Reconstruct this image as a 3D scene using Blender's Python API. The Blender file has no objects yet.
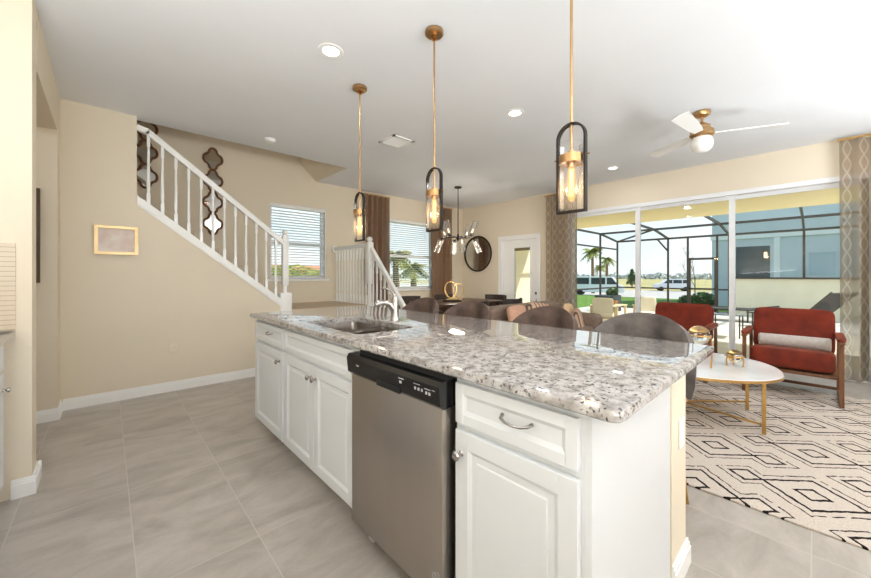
import bpy, bmesh, math, random
from mathutils import Vector, Matrix
random.seed(7)
R = math.radians
PI = math.pi
scene = bpy.context.scene
COL = scene.collection

# ------------------------------------------------------------------ camera
EYE = 1.214
cam = bpy.data.cameras.new('camera')
cam.sensor_width = 36.0
cam.lens = 353.0 / 871.0 * 36.0
cam.shift_y = -14.0 / 871.0
cam.clip_start = 0.02
cam.clip_end = 600
cam_o = bpy.data.objects.new('camera', cam)
COL.objects.link(cam_o)
cam_o.location = (0, 0, EYE)
cam_o.rotation_euler = (R(90), 0, R(-42.94))
scene.camera = cam_o

# ------------------------------------------------------------------ world, sun, exposure
SKY = 1.15
SUN = 5.0
CAN_W = 4.0
BOUNCE_W = 195.0
world = bpy.data.worlds.new('sky')
scene.world = world
world.use_nodes = True
wn = world.node_tree
wn.nodes.clear()
w_out = wn.nodes.new('ShaderNodeOutputWorld')
w_bg = wn.nodes.new('ShaderNodeBackground')
w_tc = wn.nodes.new('ShaderNodeTexCoord')
w_sep = wn.nodes.new('ShaderNodeSeparateXYZ')
w_rmp = wn.nodes.new('ShaderNodeValToRGB')
w_ns = wn.nodes.new('ShaderNodeTexNoise')
w_nr = wn.nodes.new('ShaderNodeValToRGB')
w_mx = wn.nodes.new('ShaderNodeMixRGB')
w_map = wn.nodes.new('ShaderNodeMapping')
w_map.inputs['Scale'].default_value = (1.5, 1.5, 6)
wn.links.new(w_tc.outputs['Generated'], w_sep.inputs[0])
wn.links.new(w_sep.outputs['Z'], w_rmp.inputs[0])
e = w_rmp.color_ramp.elements
e[0].position = 0.0
e[0].color = (0.80, 0.86, 0.87, 1)
e[1].position = 0.75
e[1].color = (0.30, 0.52, 0.80, 1)
m_ = w_rmp.color_ramp.elements.new(0.16)
m_.color = (0.66, 0.82, 0.90, 1)
wn.links.new(w_tc.outputs['Generated'], w_map.inputs[0])
wn.links.new(w_map.outputs[0], w_ns.inputs['Vector'])
w_ns.inputs['Scale'].default_value = 2.2
w_ns.inputs['Detail'].default_value = 5
w_nr.color_ramp.elements[0].position = 0.48
w_nr.color_ramp.elements[1].position = 0.72
wn.links.new(w_ns.outputs[0], w_nr.inputs[0])
wn.links.new(w_nr.outputs[0], w_mx.inputs[0])
wn.links.new(w_rmp.outputs[0], w_mx.inputs[1])
w_mx.inputs[2].default_value = (0.88, 0.91, 0.92, 1)
wn.links.new(w_mx.outputs[0], w_bg.inputs[0])
w_bg.inputs[1].default_value = SKY
wn.links.new(w_bg.outputs[0], w_out.inputs[0])

sun = bpy.data.lights.new('sun', 'SUN')
sun.energy = SUN
sun.angle = R(1.0)
sun.color = (1.0, 0.95, 0.86)
sun_o = bpy.data.objects.new('sun', sun)
COL.objects.link(sun_o)
sun_dir = Vector((0.55, -0.50, 0.95)).normalized()      # towards the sun
sun_o.rotation_euler = sun_dir.to_track_quat('Z', 'Y').to_euler()
sun_o.location = (20, -20, 30)

# unseen fill lights added behind and beside the camera, aimed at the ceiling
for (bx, by, bz, bw, bt) in ((-0.45, -1.7, 1.3, 0.46, 20), (-0.68, 0.9, 1.3, 0.13, 5), (2.3, -2.4, 1.3, 0.46, 22), (4.6, -1.7, 1.3, 0.24, 0)):
    fl_ = bpy.data.lights.new('bounce_fill', 'AREA')
    fl_.shape = 'DISK'
    fl_.size = 1.2
    fl_.energy = BOUNCE_W * bw
    fl_.color = (0.89, 0.945, 1.0)
    fo_ = bpy.data.objects.new('bounce_fill', fl_)
    COL.objects.link(fo_)
    fo_.location = (bx, by, bz)
    fo_.rotation_euler = (Matrix.Rotation(R(-25), 4, 'Z') @ Matrix.Rotation(R(180 - bt), 4, 'X')).to_euler()

vs = scene.view_settings
vs.view_transform = 'Standard'
vs.look = 'None'
vs.exposure = 0.36
vs.gamma = 1.0
vs.use_curve_mapping = False
try:
    scene.cycles.max_bounces = 14
    scene.cycles.diffuse_bounces = 7
    scene.cycles.glossy_bounces = 5
    scene.cycles.transmission_bounces = 8
    scene.cycles.transparent_max_bounces = 24
    scene.cycles.sample_clamp_indirect = 6
    scene.cycles.caustics_reflective = False
    scene.cycles.caustics_refractive = False
except Exception:
    pass


# ------------------------------------------------------------------ materials
def srgb(r, g, b):
    f = lambda c: (c / 255 / 12.92) if c <= 10 else ((c / 255 + 0.055) / 1.055) ** 2.4
    return (f(r), f(g), f(b), 1)


class N:
    """small helper to write node maths"""
    def __init__(s, nt, sock): s.nt, s.s = nt, sock

    def _m(s, op, *o):
        n = s.nt.nodes.new('ShaderNodeMath')
        n.operation = op
        for i, v in enumerate((s,) + o):
            if isinstance(v, N):
                s.nt.links.new(v.s, n.inputs[i])
            else:
                n.inputs[i].default_value = v
        return N(s.nt, n.outputs[0])
    def __add__(s, o): return s._m('ADD', o)
    def __sub__(s, o): return s._m('SUBTRACT', o)
    def __mul__(s, o): return s._m('MULTIPLY', o)
    def __truediv__(s, o): return s._m('DIVIDE', o)
    def abs(s): return s._m('ABSOLUTE')
    def mn(s, o): return s._m('MINIMUM', o)
    def mx(s, o): return s._m('MAXIMUM', o)
    def lt(s, o): return s._m('LESS_THAN', o)
    def gt(s, o): return s._m('GREATER_THAN', o)
    def floor(s): return s._m('FLOOR')
    def sin(s): return s._m('SINE')
    def wrap(s, lo, hi): return s._m('WRAP', hi, lo)


def base_mat(name, rgb=(200, 200, 200), rough=0.5, metal=0.0, spec=0.5, **kw):
    m = bpy.data.materials.new(name)
    m.use_nodes = True
    b = m.node_tree.nodes['Principled BSDF']
    b.inputs['Base Color'].default_value = srgb(*rgb)
    b.inputs['Roughness'].default_value = rough
    b.inputs['Metallic'].default_value = metal
    b.inputs['Specular IOR Level'].default_value = spec
    for k, v in kw.items():
        b.inputs[k.replace('_', ' ')].default_value = v
    return m


def tex(nt, kind, scale=5, detail=4, vec=None, **kw):
    n = nt.nodes.new('ShaderNodeTex' + kind)
    n.inputs['Scale'].default_value = scale
    if 'Detail' in n.inputs:
        n.inputs['Detail'].default_value = detail
    if vec is not None:
        nt.links.new(vec, n.inputs['Vector'])
    for k, v in kw.items():
        n.inputs[k].default_value = v
    return n


def objvec(nt, scale=(1, 1, 1), rot=(0, 0, 0)):
    t = nt.nodes.new('ShaderNodeTexCoord')
    m = nt.nodes.new('ShaderNodeMapping')
    m.inputs['Scale'].default_value = scale
    m.inputs['Rotation'].default_value = rot
    nt.links.new(t.outputs['Object'], m.inputs[0])
    return m.outputs[0]


def ramp(nt, fac, stops):
    r = nt.nodes.new('ShaderNodeValToRGB')
    nt.links.new(fac, r.inputs[0])
    el = r.color_ramp.elements
    el[0].position, el[0].color = stops[0]
    el[1].position, el[1].color = stops[-1]
    for p, c in stops[1:-1]:
        x = el.new(p)
        x.color = c
    return r.outputs[0]


def mixc(nt, fac, a, b, mode='MIX'):
    n = nt.nodes.new('ShaderNodeMixRGB')
    n.blend_type = mode
    for i, v in enumerate((fac, a, b)):
        if isinstance(v, N):
            v = v.s
        if isinstance(v, (int, float, tuple)):
            n.inputs[i].default_value = v
        else:
            nt.links.new(v, n.inputs[i])
    return n.outputs[0]


def noisy(name, c1, c2, scale=4, rough=0.6, detail=4, bump=0.0, bscale=None, metal=0.0, stretch=(1, 1, 1), spec=0.4, **kw):
    m = base_mat(name, c1, rough, metal, spec, **kw)
    nt = m.node_tree
    b = nt.nodes['Principled BSDF']
    v = objvec(nt, stretch)
    n = tex(nt, 'Noise', scale, detail, v)
    nt.links.new(ramp(nt, n.outputs[0], [(0.32, srgb(*c1)), (0.68, srgb(*c2))]), b.inputs['Base Color'])
    if bump:
        n2 = tex(nt, 'Noise', bscale or scale * 8, 3, v)
        bp = nt.nodes.new('ShaderNodeBump')
        bp.inputs['Strength'].default_value = bump
        bp.inputs['Distance'].default_value = 0.01
        nt.links.new(n2.outputs[0], bp.inputs['Height'])
        nt.links.new(bp.outputs[0], b.inputs['Normal'])
    return m


M = {}
M['wall'] = noisy('beige_wall_paint', (222, 211, 191), (225, 214, 194), 1.2, 0.85, bump=0.06, bscale=160, spec=0.2)
M['ceiling'] = noisy('ceiling_paint', (226, 228, 231), (229, 231, 234), 1.5, 0.9, bump=0.12, bscale=120, spec=0.1)
M['trim'] = base_mat('white_trim_paint', (240, 240, 238), 0.35)
M['cabinet'] = noisy('white_cabinet_lacquer', (216, 219, 222), (219, 222, 225), 2, 0.32)
M['white'] = base_mat('white_plastic', (238, 238, 236), 0.4)
M['beigeplate'] = base_mat('beige_plastic', (226, 214, 194), 0.4)
M['vinyl'] = base_mat('white_vinyl_frame', (232, 233, 235), 0.4)
M['brass'] = noisy('aged_brass', (186, 146, 100), (202, 164, 118), 9, 0.28, metal=1.0)
M['gold'] = noisy('satin_gold_metal', (196, 156, 92), (214, 176, 116), 9, 0.3, metal=1.0)
M['bronze'] = noisy('dark_bronze', (34, 28, 24), (44, 37, 32), 12, 0.55, metal=0.3)
M['chrome'] = base_mat('brushed_nickel', (182, 178, 174), 0.25, 1.0)
M['black'] = base_mat('black_gloss_plastic', (18, 18, 19), 0.18)
M['blackmatte'] = base_mat('black_rubber', (22, 22, 22), 0.7)
M['steelsink'] = noisy('sink_steel', (150, 143, 137), (166, 159, 152), 30, 0.28, metal=1.0, stretch=(1, 8, 1))
M['steel'] = noisy('stainless_steel_door', (176, 168, 160), (186, 179, 172), 3, 0.36, metal=1.0, stretch=(1, 1, 0.15))
M['mirror'] = base_mat('mirror_glass', (225, 225, 222), 0.03, 1.0)
M['wood'] = noisy('walnut_chair_wood', (98, 62, 38), (124, 82, 52), 6, 0.45, stretch=(4, 4, 0.6))
M['darkwood'] = noisy('dark_table_wood', (58, 40, 30), (82, 58, 42), 6, 0.35, stretch=(0.7, 5, 1))
M['marble'] = noisy('white_marble', (214, 210, 206), (240, 238, 236), 2.2, 0.08, detail=8)
M['carpet'] = noisy('stair_carpet', (190, 172, 150), (204, 188, 166), 60, 0.95, bump=0.3, spec=0.1)
M['cream'] = noisy('cream_stucco', (236, 228, 202), (242, 236, 212), 3, 0.9, bump=0.15, bscale=90, spec=0.15)
M['lanai'] = noisy('lanai_ceiling_paint', (240, 226, 178), (244, 230, 184), 2, 0.85, spec=0.2)
M['bluewall'] = noisy('blue_grey_stucco', (190, 203, 212), (197, 209, 217), 2, 0.9, spec=0.2)
M['whitestucco'] = noisy('white_stucco', (226, 232, 236), (232, 238, 240), 3, 0.9, spec=0.2)
M['deck'] = noisy('patio_pavers', (206, 200, 186), (218, 212, 198), 3, 0.8, spec=0.2)
M['road'] = noisy('pale_road', (176, 172, 166), (190, 186, 180), 4, 0.9, spec=0.1)
M['grass'] = noisy('lawn', (74, 108, 44), (110, 140, 66), 6, 0.95, bump=0.4, bscale=80, spec=0.1)
M['field'] = noisy('dry_field', (186, 172, 128), (160, 158, 108), 0.15, 0.95, spec=0.05)
M['leaf'] = noisy('green_leaves', (44, 74, 32), (88, 116, 54), 3, 0.75, spec=0.2)
M['farleaf'] = noisy('distant_treeline', (158, 164, 156), (172, 176, 166), 2, 0.9, spec=0.05)  # pale grey tint puts the distance haze into the leaf colour
M['palmleaf'] = noisy('palm_fronds', (120, 132, 60), (160, 160, 84), 2, 0.7, spec=0.2)
M['trunk'] = noisy('tree_bark', (112, 92, 70), (146, 124, 98), 8, 0.9, spec=0.1)
M['cage'] = base_mat('bronze_aluminium', (74, 66, 58), 0.5, 0.2)
M['carwhite'] = base_mat('white_car_paint', (232, 234, 238), 0.2)
M['carglass'] = base_mat('dark_car_glass', (44, 56, 68), 0.1)
M['patiowood'] = noisy('pale_patio_wood', (206, 186, 150), (220, 202, 168), 6, 0.6)
M['patiocushion'] = base_mat('ivory_cushion', (236, 230, 214), 0.9)
M['sling'] = base_mat('charcoal_sling', (56, 56, 60), 0.8)
M['darkbox'] = base_mat('dark_grey_planter', (58, 66, 68), 0.7)
M['pole_orange'] = base_mat('amber_ceramic', (190, 130, 40), 0.4)
M['greyfab'] = noisy('grey_bolster_fabric', (176, 168, 160), (190, 182, 174), 40, 0.95)
M['sofa'] = noisy('taupe_sofa_fabric', (124, 106, 94), (140, 122, 108), 20, 0.95)
M['peach'] = noisy('peach_pillow_fabric', (196, 152, 128), (206, 164, 140), 30, 0.95)
M['tan'] = noisy('tan_pillow_fabric', (206, 172, 136), (216, 184, 150), 30, 0.95)
M['rust_roof'] = noisy('terracotta_roof', (190, 120, 90), (205, 140, 110), 5, 0.8)
M['leather'] = noisy('dark_brown_leather', (48, 40, 36), (62, 52, 46), 8, 0.5)


def velvet(name, c1, c2, scale, sheen=(1, 1, 1), amt=0.5):
    m = noisy(name, c1, c2, scale, 0.85, bump=0.25, bscale=scale * 3)
    b = m.node_tree.nodes['Principled BSDF']
    b.inputs['Sheen Weight'].default_value = amt
    b.inputs['Sheen Roughness'].default_value = 0.35
    b.inputs['Sheen Tint'].default_value = (*sheen, 1)
    return m


M['rustvelvet'] = velvet('rust_velvet', (92, 26, 9), (124, 41, 17), 7, (1, 0.5, 0.3), 0.12)
M['brownvelvet'] = velvet('taupe_velvet', (66, 53, 47), (104, 86, 77), 9, (0.8, 0.7, 0.65), 0.3)
M['greyvelvet'] = velvet('grey_velvet', (72, 66, 64), (112, 105, 101), 9, (0.8, 0.8, 0.8), 0.3)


def granite():
    m = base_mat('speckled_granite', (200, 190, 180), 0.03, spec=0.9, IOR=1.62)
    nt = m.node_tree
    b = nt.nodes['Principled BSDF']
    v = objvec(nt)
    n1 = tex(nt, 'Noise', 24, 7, v)
    base = ramp(nt, n1.outputs[0], [(0.3, srgb(122, 116, 112)), (0.45, srgb(158, 153, 149)), (0.60, srgb(186, 182, 179)), (0.75, srgb(146, 137, 130))])
    n2 = tex(nt, 'Noise', 85, 5, v, Roughness=0.65)
    sp = ramp(nt, n2.outputs[0], [(0.0, (1, 1, 1, 1)), (0.385, (1, 1, 1, 1)), (0.435, (0, 0, 0, 1))])
    n3 = tex(nt, 'Noise', 44, 8, v, Roughness=0.72)
    sp2 = ramp(nt, n3.outputs[0], [(0.0, (0, 0, 0, 1)), (0.58, (0, 0, 0, 1)), (0.66, (1, 1, 1, 1))])
    c = mixc(nt, sp2, base, srgb(104, 95, 90))
    c = mixc(nt, sp, c, srgb(48, 44, 43))
    nt.links.new(c, b.inputs['Base Color'])
    return m


def tile_floor():
    m = base_mat('grey_floor_tile', (170, 163, 155), 0.3, spec=0.4)
    nt = m.node_tree
    b = nt.nodes['Principled BSDF']
    t = nt.nodes.new('ShaderNodeTexCoord')
    s = nt.nodes.new('ShaderNodeSeparateXYZ')
    nt.links.new(t.outputs['Object'], s.inputs[0])
    x, y = N(nt, s.outputs[0]), N(nt, s.outputs[1])
    px, py = 0.43, 0.875
    ix, iy = ((x - 0.0885) / px).floor(), ((y - 0.01) / py).floor()
    fx = ((x - 0.0885) / px - ix) * px
    fy = ((y - 0.01) / py - iy) * py
    dx = fx.mn((fx - px).abs())
    dy = fy.mn((fy - py).abs())
    g = dx.mn(dy).lt(0.0022)
    # per-tile offset of the veining
    cb = nt.nodes.new('ShaderNodeCombineXYZ')
    nt.links.new((x + iy * 3.1).s, cb.inputs[0])
    nt.links.new((y + ix * 5.7).s, cb.inputs[1])
    nt.links.new((ix * 1.7 + iy * 2.3).s, cb.inputs[2])
    mp = nt.nodes.new('ShaderNodeMapping')
    mp.inputs['Rotation'].default_value = (0, 0, R(32))
    mp.inputs['Scale'].default_value = (1, 2.2, 1)
    nt.links.new(cb.outputs[0], mp.inputs[0])
    n1 = tex(nt, 'Noise', 2.4, 9, mp.outputs[0], Roughness=0.62, Distortion=0.6)
    c = ramp(nt, n1.outputs[0], [(0.25, srgb(146, 138, 130)), (0.5, srgb(171, 163, 154)), (0.75, srgb(190, 183, 175))])
    n2 = tex(nt, 'Noise', 60, 3, t.outputs['Object'])
    c = mixc(nt, 0.06, c, n2.outputs[0], 'OVERLAY')
    c = mixc(nt, g, c, srgb(186, 180, 172))
    nt.links.new(c, b.inputs['Base Color'])
    return m


def rug_mat():
    m = base_mat('ivory_rug_with_black_diamonds', (222, 208, 194), 0.95, spec=0.1)
    nt = m.node_tree
    b = nt.nodes['Principled BSDF']
    t = nt.nodes.new('ShaderNodeTexCoord')
    ns = tex(nt, 'Noise', 22, 3, t.outputs['Object'])
    sp_ = nt.nodes.new('ShaderNodeSeparateXYZ')
    nt.links.new(ns.outputs['Color'], sp_.inputs[0])
    s = nt.nodes.new('ShaderNodeSeparateXYZ')
    nt.links.new(t.outputs['Object'], s.inputs[0])
    x = N(nt, s.outputs[0]) + (N(nt, sp_.outputs[0]) - 0.5) * 0.022
    y = N(nt, s.outputs[1]) + (N(nt, sp_.outputs[1]) - 0.5) * 0.022
    PX, PY = 0.66, 0.94

    def unit(ox, oy):
        dx = (x - ox).wrap(-PX / 2, PX / 2).abs()
        dy = (y - oy).wrap(-PY / 2, PY / 2).abs()
        dia = dx + dy * 0.95
        link = dx * 1.05 + (dy - 0.275).abs()
        return dia, link
    d1, l1 = unit(2.82, 0.01)
    d2, l2 = unit(2.82 + PX / 2, 0.01 + PY / 2)
    f1 = (d1 - 0.19).mn(l1 - 0.075)
    f2 = (d2 - 0.19).mn(l2 - 0.075)
    f = f1.mn(f2)
    w = 0.011
    ln = f.abs().lt(w)
    inner = (d1.mn(d2) - 0.066).abs().lt(w)
    dash = (f - 0.062).abs().lt(0.006)
    dn = tex(nt, 'Noise', 30, 1, t.outputs['Object'])
    dash = dash * N(nt, dn.outputs[0]).gt(0.38)
    allm = ln.mx(inner).mx(dash)
    n3 = tex(nt, 'Noise', 150, 2, t.outputs['Object'])
    c0 = ramp(nt, n3.outputs[0], [(0.3, srgb(192, 179, 166)), (0.7, srgb(212, 200, 188))])
    c = mixc(nt, allm, c0, srgb(34, 28, 26))
    nt.links.new(c, b.inputs['Base Color'])
    bp = nt.nodes.new('ShaderNodeBump')
    bp.inputs['Strength'].default_value = 0.5
    bp.inputs['Distance'].default_value = 0.01
    nt.links.new(n3.outputs[0], bp.inputs['Height'])
    nt.links.new(bp.outputs[0], b.inputs['Normal'])
    return m


def curtain_mat(name, axis, c1, c2, trans=0.5, clear=0.12):
    m = bpy.data.materials.new(name)
    m.use_nodes = True
    nt = m.node_tree
    nt.nodes.clear()
    out = nt.nodes.new('ShaderNodeOutputMaterial')
    t = nt.nodes.new('ShaderNodeTexCoord')
    s = nt.nodes.new('ShaderNodeSeparateXYZ')
    nt.links.new(t.outputs['Object'], s.inputs[0])
    u = N(nt, s.outputs[axis])
    z = N(nt, s.outputs[2])
    # ogee trellis: mirrored sine lines
    def ogee(off):
        w_ = (z * (2 * PI / 0.36) + off).sin() * 0.030
        a = ((u - w_).wrap(-0.062, 0.062)).abs().lt(0.0075)
        b_ = ((u + w_).wrap(-0.062, 0.062)).abs().lt(0.0075)
        return a.mx(b_)
    pat = ogee(0.0)
    n = tex(nt, 'Noise', 90, 2, t.outputs['Object'])
    c = ramp(nt, n.outputs[0], [(0.3, srgb(*c1)), (0.7, srgb(*[min(255, q + 14) for q in c1]))])
    c = mixc(nt, pat, c, srgb(*c2))
    df = nt.nodes.new('ShaderNodeBsdfDiffuse')
    tr = nt.nodes.new('ShaderNodeBsdfTranslucent')
    tp = nt.nodes.new('ShaderNodeBsdfTransparent')
    nt.links.new(c, df.inputs[0])
    nt.links.new(mixc(nt, 0.45, c, srgb(235, 232, 225)), tr.inputs[0])
    m1 = nt.nodes.new('ShaderNodeMixShader')
    m1.inputs[0].default_value = trans
    nt.links.new(df.outputs[0], m1.inputs[1])
    nt.links.new(tr.outputs[0], m1.inputs[2])
    m2 = nt.nodes.new('ShaderNodeMixShader')
    m2.inputs[0].default_value = clear
    nt.links.new(m1.outputs[0], m2.inputs[1])
    nt.links.new(tp.outputs[0], m2.inputs[2])
    nt.links.new(m2.outputs[0], out.inputs[0])
    return m


def pane_mat(name, tint=(1, 1, 1), refl=0.5, opaque=0.0, oc=(0.5, 0.5, 0.5)):
    """thin clear pane: transparent plus fresnel reflection"""
    m = bpy.data.materials.new(name)
    m.use_nodes = True
    nt = m.node_tree
    nt.nodes.clear()
    out = nt.nodes.new('ShaderNodeOutputMaterial')
    tp = nt.nodes.new('ShaderNodeBsdfTransparent')
    tp.inputs[0].default_value = (*tint, 1)
    gl = nt.nodes.new('ShaderNodeBsdfGlossy')
    gl.inputs['Roughness'].default_value = 0.02
    fr = nt.nodes.new('ShaderNodeFresnel')
    fr.inputs[0].default_value = 1.45
    mx = nt.nodes.new('ShaderNodeMixShader')
    nt.links.new((N(nt, fr.outputs[0]) * refl).s, mx.inputs[0])
    nt.links.new(tp.outputs[0], mx.inputs[1])
    nt.links.new(gl.outputs[0], mx.inputs[2])
    last = mx.outputs[0]
    if opaque:
        df = nt.nodes.new('ShaderNodeBsdfDiffuse')
        df.inputs[0].default_value = (*oc, 1)
        m3 = nt.nodes.new('ShaderNodeMixShader')
        m3.inputs[0].default_value = opaque
        nt.links.new(last, m3.inputs[1])
        nt.links.new(df.outputs[0], m3.inputs[2])
        last = m3.outputs[0]
    nt.links.new(last, out.inputs[0])
    return m


def emit_mat(name, rgb, strength):
    m = bpy.data.materials.new(name)
    m.use_nodes = True
    nt = m.node_tree
    nt.nodes.clear()
    out = nt.nodes.new('ShaderNodeOutputMaterial')
    em = nt.nodes.new('ShaderNodeEmission')
    em.inputs[0].default_value = (*rgb, 1)
    em.inputs[1].default_value = strength
    nt.links.new(em.outputs[0], out.inputs[0])
    return m


def stripe_mat(name, axis, pitch, c1, c2, frac=0.3, rough=0.9, warp=0.0):
    m = base_mat(name, c1, rough)
    nt = m.node_tree
    t = nt.nodes.new('ShaderNodeTexCoord')
    s = nt.nodes.new('ShaderNodeSeparateXYZ')
    nt.links.new(t.outputs['Object'], s.inputs[0])
    u = N(nt, s.outputs[axis])
    f = u.wrap(0, pitch).lt(pitch * frac)
    nt.links.new(mixc(nt, f, srgb(*c1), srgb(*c2)), nt.nodes['Principled BSDF'].inputs['Base Color'])
    return m


M['granite'] = granite()
M['tile'] = tile_floor()
M['rug'] = rug_mat()
M['curtain_x'] = curtain_mat('brown_curtain_cloth', 0, (136, 106, 84), (152, 126, 104), 0.35, 0.03)
M['curtain_y'] = curtain_mat('taupe_curtain_cloth', 1, (146, 122, 98), (196, 184, 168), 0.72, 0.26)
M['pane'] = pane_mat('window_glass', (0.97, 0.98, 0.98), 0.6)
M['lampglass'] = pane_mat('lamp_glass', (0.98, 0.97, 0.96), 0.6, 0.04, (0.9, 0.88, 0.84))
M['shadeglass'] = pane_mat('seeded_glass', (0.96, 0.95, 0.93), 1.6, 0.16, (0.95, 0.93, 0.9))
M['clearglass'] = base_mat('clear_glass_orb', (250, 250, 250), 0.02, Transmission_Weight=1.0, IOR=1.45)
M['screen'] = pane_mat('insect_screen', (0.93, 0.93, 0.93), 0.0, 0.05, (0.2, 0.2, 0.2))
M['bulb'] = emit_mat('amber_filament_glow', (1.0, 0.72, 0.45), 2.5)
M['filament'] = emit_mat('bright_filament', (1.0, 0.62, 0.26), 6.0)
M['canlight'] = emit_mat('recessed_lamp_glow', (1.0, 0.97, 0.92), 5.0)
M['globe'] = base_mat('opal_glass_globe', (238, 236, 232), 0.25)
M['warmlamp'] = emit_mat('warm_porch_lamp', (1.0, 0.6, 0.25), 4.0)
M['stripes'] = stripe_mat('striped_pillow_fabric', 0, 0.085, (202, 170, 144), (104, 84, 70), 0.28)
M['splash'] = stripe_mat('ribbed_beige_tile', 2, 0.0262, (206, 190, 166), (176, 158, 134), 0.16, 0.35)
M['decal'] = base_mat('white_print', (176, 176, 176), 0.5)
M['photo'] = noisy('framed_print_paper', (222, 212, 200), (200, 174, 160), 9, 0.3)
M['champagne'] = noisy('champagne_gold_frame', (204, 176, 128), (220, 194, 148), 9, 0.4, metal=0.6)
M['artdark'] = noisy('dark_framed_canvas', (74, 58, 42), (96, 76, 54), 5, 0.6)


# ------------------------------------------------------------------ mesh builder
class MB:
    def __init__(s): s.bm = bmesh.new()

    def box(s, x0, x1, y0, y1, z0, z1, bev=0.0, seg=2):
        r = bmesh.ops.create_cube(s.bm, size=1)
        vs_ = r['verts']
        for v in vs_:
            v.co = Vector(((x0 + x1) / 2 + v.co.x * (x1 - x0), (y0 + y1) / 2 + v.co.y * (y1 - y0), (z0 + z1) / 2 + v.co.z * (z1 - z0)))
        if bev:
            es = list({e for v in vs_ for e in v.link_edges})
            bmesh.ops.bevel(s.bm, geom=es, offset=bev, segments=seg, profile=0.5, affect='EDGES')
        return s

    def obox(s, a, b, w, h, up=(0, 0, 1)):
        """bar of section w x h from a to b"""
        a, b = Vector(a), Vector(b)
        d = (b - a).normalized()
        up = Vector(up)
        if abs(d.dot(up)) > 0.99:
            up = Vector((1, 0, 0))
        sx = d.cross(up).normalized()
        sz = sx.cross(d).normalized()
        q = []
        for p in (a, b):
            for (i, j) in ((-1, -1), (1, -1), (1, 1), (-1, 1)):
                q.append(s.bm.verts.new(p + sx * i * w / 2 + sz * j * h / 2))
        f = s.bm.faces.new
        f(q[3::-1]); f(q[4:])
        for i in range(4):
            j = (i + 1) % 4
            f((q[i], q[j], q[4 + j], q[4 + i]))
        return s

    def prism(s, poly, axis, a0, a1):
        """poly: 2D outline; axis: extrusion axis 0/1/2; other two axes in order"""
        def mk(p, a):
            c = list(p)
            c.insert(axis, a)
            return s.bm.verts.new(c)
        A = [mk(p, a0) for p in poly]
        B = [mk(p, a1) for p in poly]
        s.bm.faces.new(A[::-1])
        s.bm.faces.new(B)
        n = len(poly)
        for i in range(n):
            j = (i + 1) % n
            s.bm.faces.new((A[i], A[j], B[j], B[i]))
        bmesh.ops.recalc_face_normals(s.bm, faces=s.bm.faces)
        return s

    def tube(s, pts, r, seg=10, closed=False, caps=True):
        pts = [Vector(p) for p in pts]
        n = len(pts)
        rs = r if isinstance(r, (list, tuple)) else [r] * n
        rings = []
        up = None
        for i in range(n):
            if closed:
                d = pts[(i + 1) % n] - pts[i - 1]
            else:
                d = pts[min(i + 1, n - 1)] - pts[max(i - 1, 0)]
            d.normalize()
            if up is None:
                up = Vector((0, 0, 1)) if abs(d.z) < 0.9 else Vector((1, 0, 0))
            sx = d.cross(up)
            if sx.length < 1e-5:
                sx = d.orthogonal()
            sx.normalize()
            sz = sx.cross(d).normalized()
            up = sz
            rings.append([s.bm.verts.new(pts[i] + (sx * math.cos(2 * PI * k / seg) + sz * math.sin(2 * PI * k / seg)) * rs[i]) for k in range(seg)])
        m = n if closed else n - 1
        for i in range(m):
            a, b = rings[i], rings[(i + 1) % n]
            for k in range(seg):
                l = (k + 1) % seg
                s.bm.faces.new((a[k], a[l], b[l], b[k]))
        if caps and not closed:
            s.bm.faces.new(rings[0][::-1])
            s.bm.faces.new(rings[-1])
        return s

    def cyl(s, a, b, r, r2=None, seg=20): return s.tube([a, b], [r, r if r2 is None else r2], seg)

    def lathe(s, prof, c=(0, 0, 0), seg=28, mat=None):
        """profile of (radius, z)"""
        mt = mat or Matrix.Identity(4)
        c = Vector(c)
        rings = []
        for (r, z) in prof:
            if r < 1e-6:
                rings.append([s.bm.verts.new(c + mt @ Vector((0, 0, z)))])
            else:
                rings.append([s.bm.verts.new(c + mt @ Vector((r * math.cos(2 * PI * k / seg), r * math.sin(2 * PI * k / seg), z))) for k in range(seg)])
        for a, b in zip(rings, rings[1:]):
            if len(a) == 1 and len(b) == 1:
                continue
            for k in range(seg):
                l = (k + 1) % seg
                if len(a) == 1:
                    s.bm.faces.new((a[0], b[l], b[k]))
                elif len(b) == 1:
                    s.bm.faces.new((a[k], a[l], b[0]))
                else:
                    s.bm.faces.new((a[k], a[l], b[l], b[k]))
        return s

    def cushion(s, c, h, e=0.35, seg=28, rings=16, rot=None, pinch=0.0):
        """rounded box of half sizes h"""
        c = Vector(c)
        rot = rot or Matrix.Identity(3)
        sg = lambda v, p: math.copysign(abs(v) ** p, v)
        R_ = []
        for i in range(rings + 1):
            ph = -PI / 2 + PI * i / rings
            row = []
            for k in range(seg):
                th = 2 * PI * k / seg
                x = sg(math.cos(ph), e) * sg(math.cos(th), e)
                y = sg(math.cos(ph), e) * sg(math.sin(th), e)
                z = sg(math.sin(ph), e)
                p = Vector((x * h[0], y * h[1], z * h[2]))
                if i in (0, rings):
                    p = Vector((0, 0, z * h[2]))
                if pinch:
                    p.y *= 1 - pinch * (max(abs(x), abs(z)) ** 4)
                row.append(p)
            R_.append(row)
        lo = s.bm.verts.new(c + rot @ R_[0][0])
        hi = s.bm.verts.new(c + rot @ R_[-1][0])
        V = [[s.bm.verts.new(c + rot @ p) for p in row] for row in R_[1:-1]]
        for k in range(seg):
            l = (k + 1) % seg
            s.bm.faces.new((lo, V[0][l], V[0][k]))
            s.bm.faces.new((hi, V[-1][k], V[-1][l]))
            for a, b in zip(V, V[1:]):
                s.bm.faces.new((a[k], a[l], b[l], b[k]))
        return s

    def quad(s, *p):
        s.bm.faces.new([s.bm.verts.new(q) for q in p])
        return s

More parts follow.
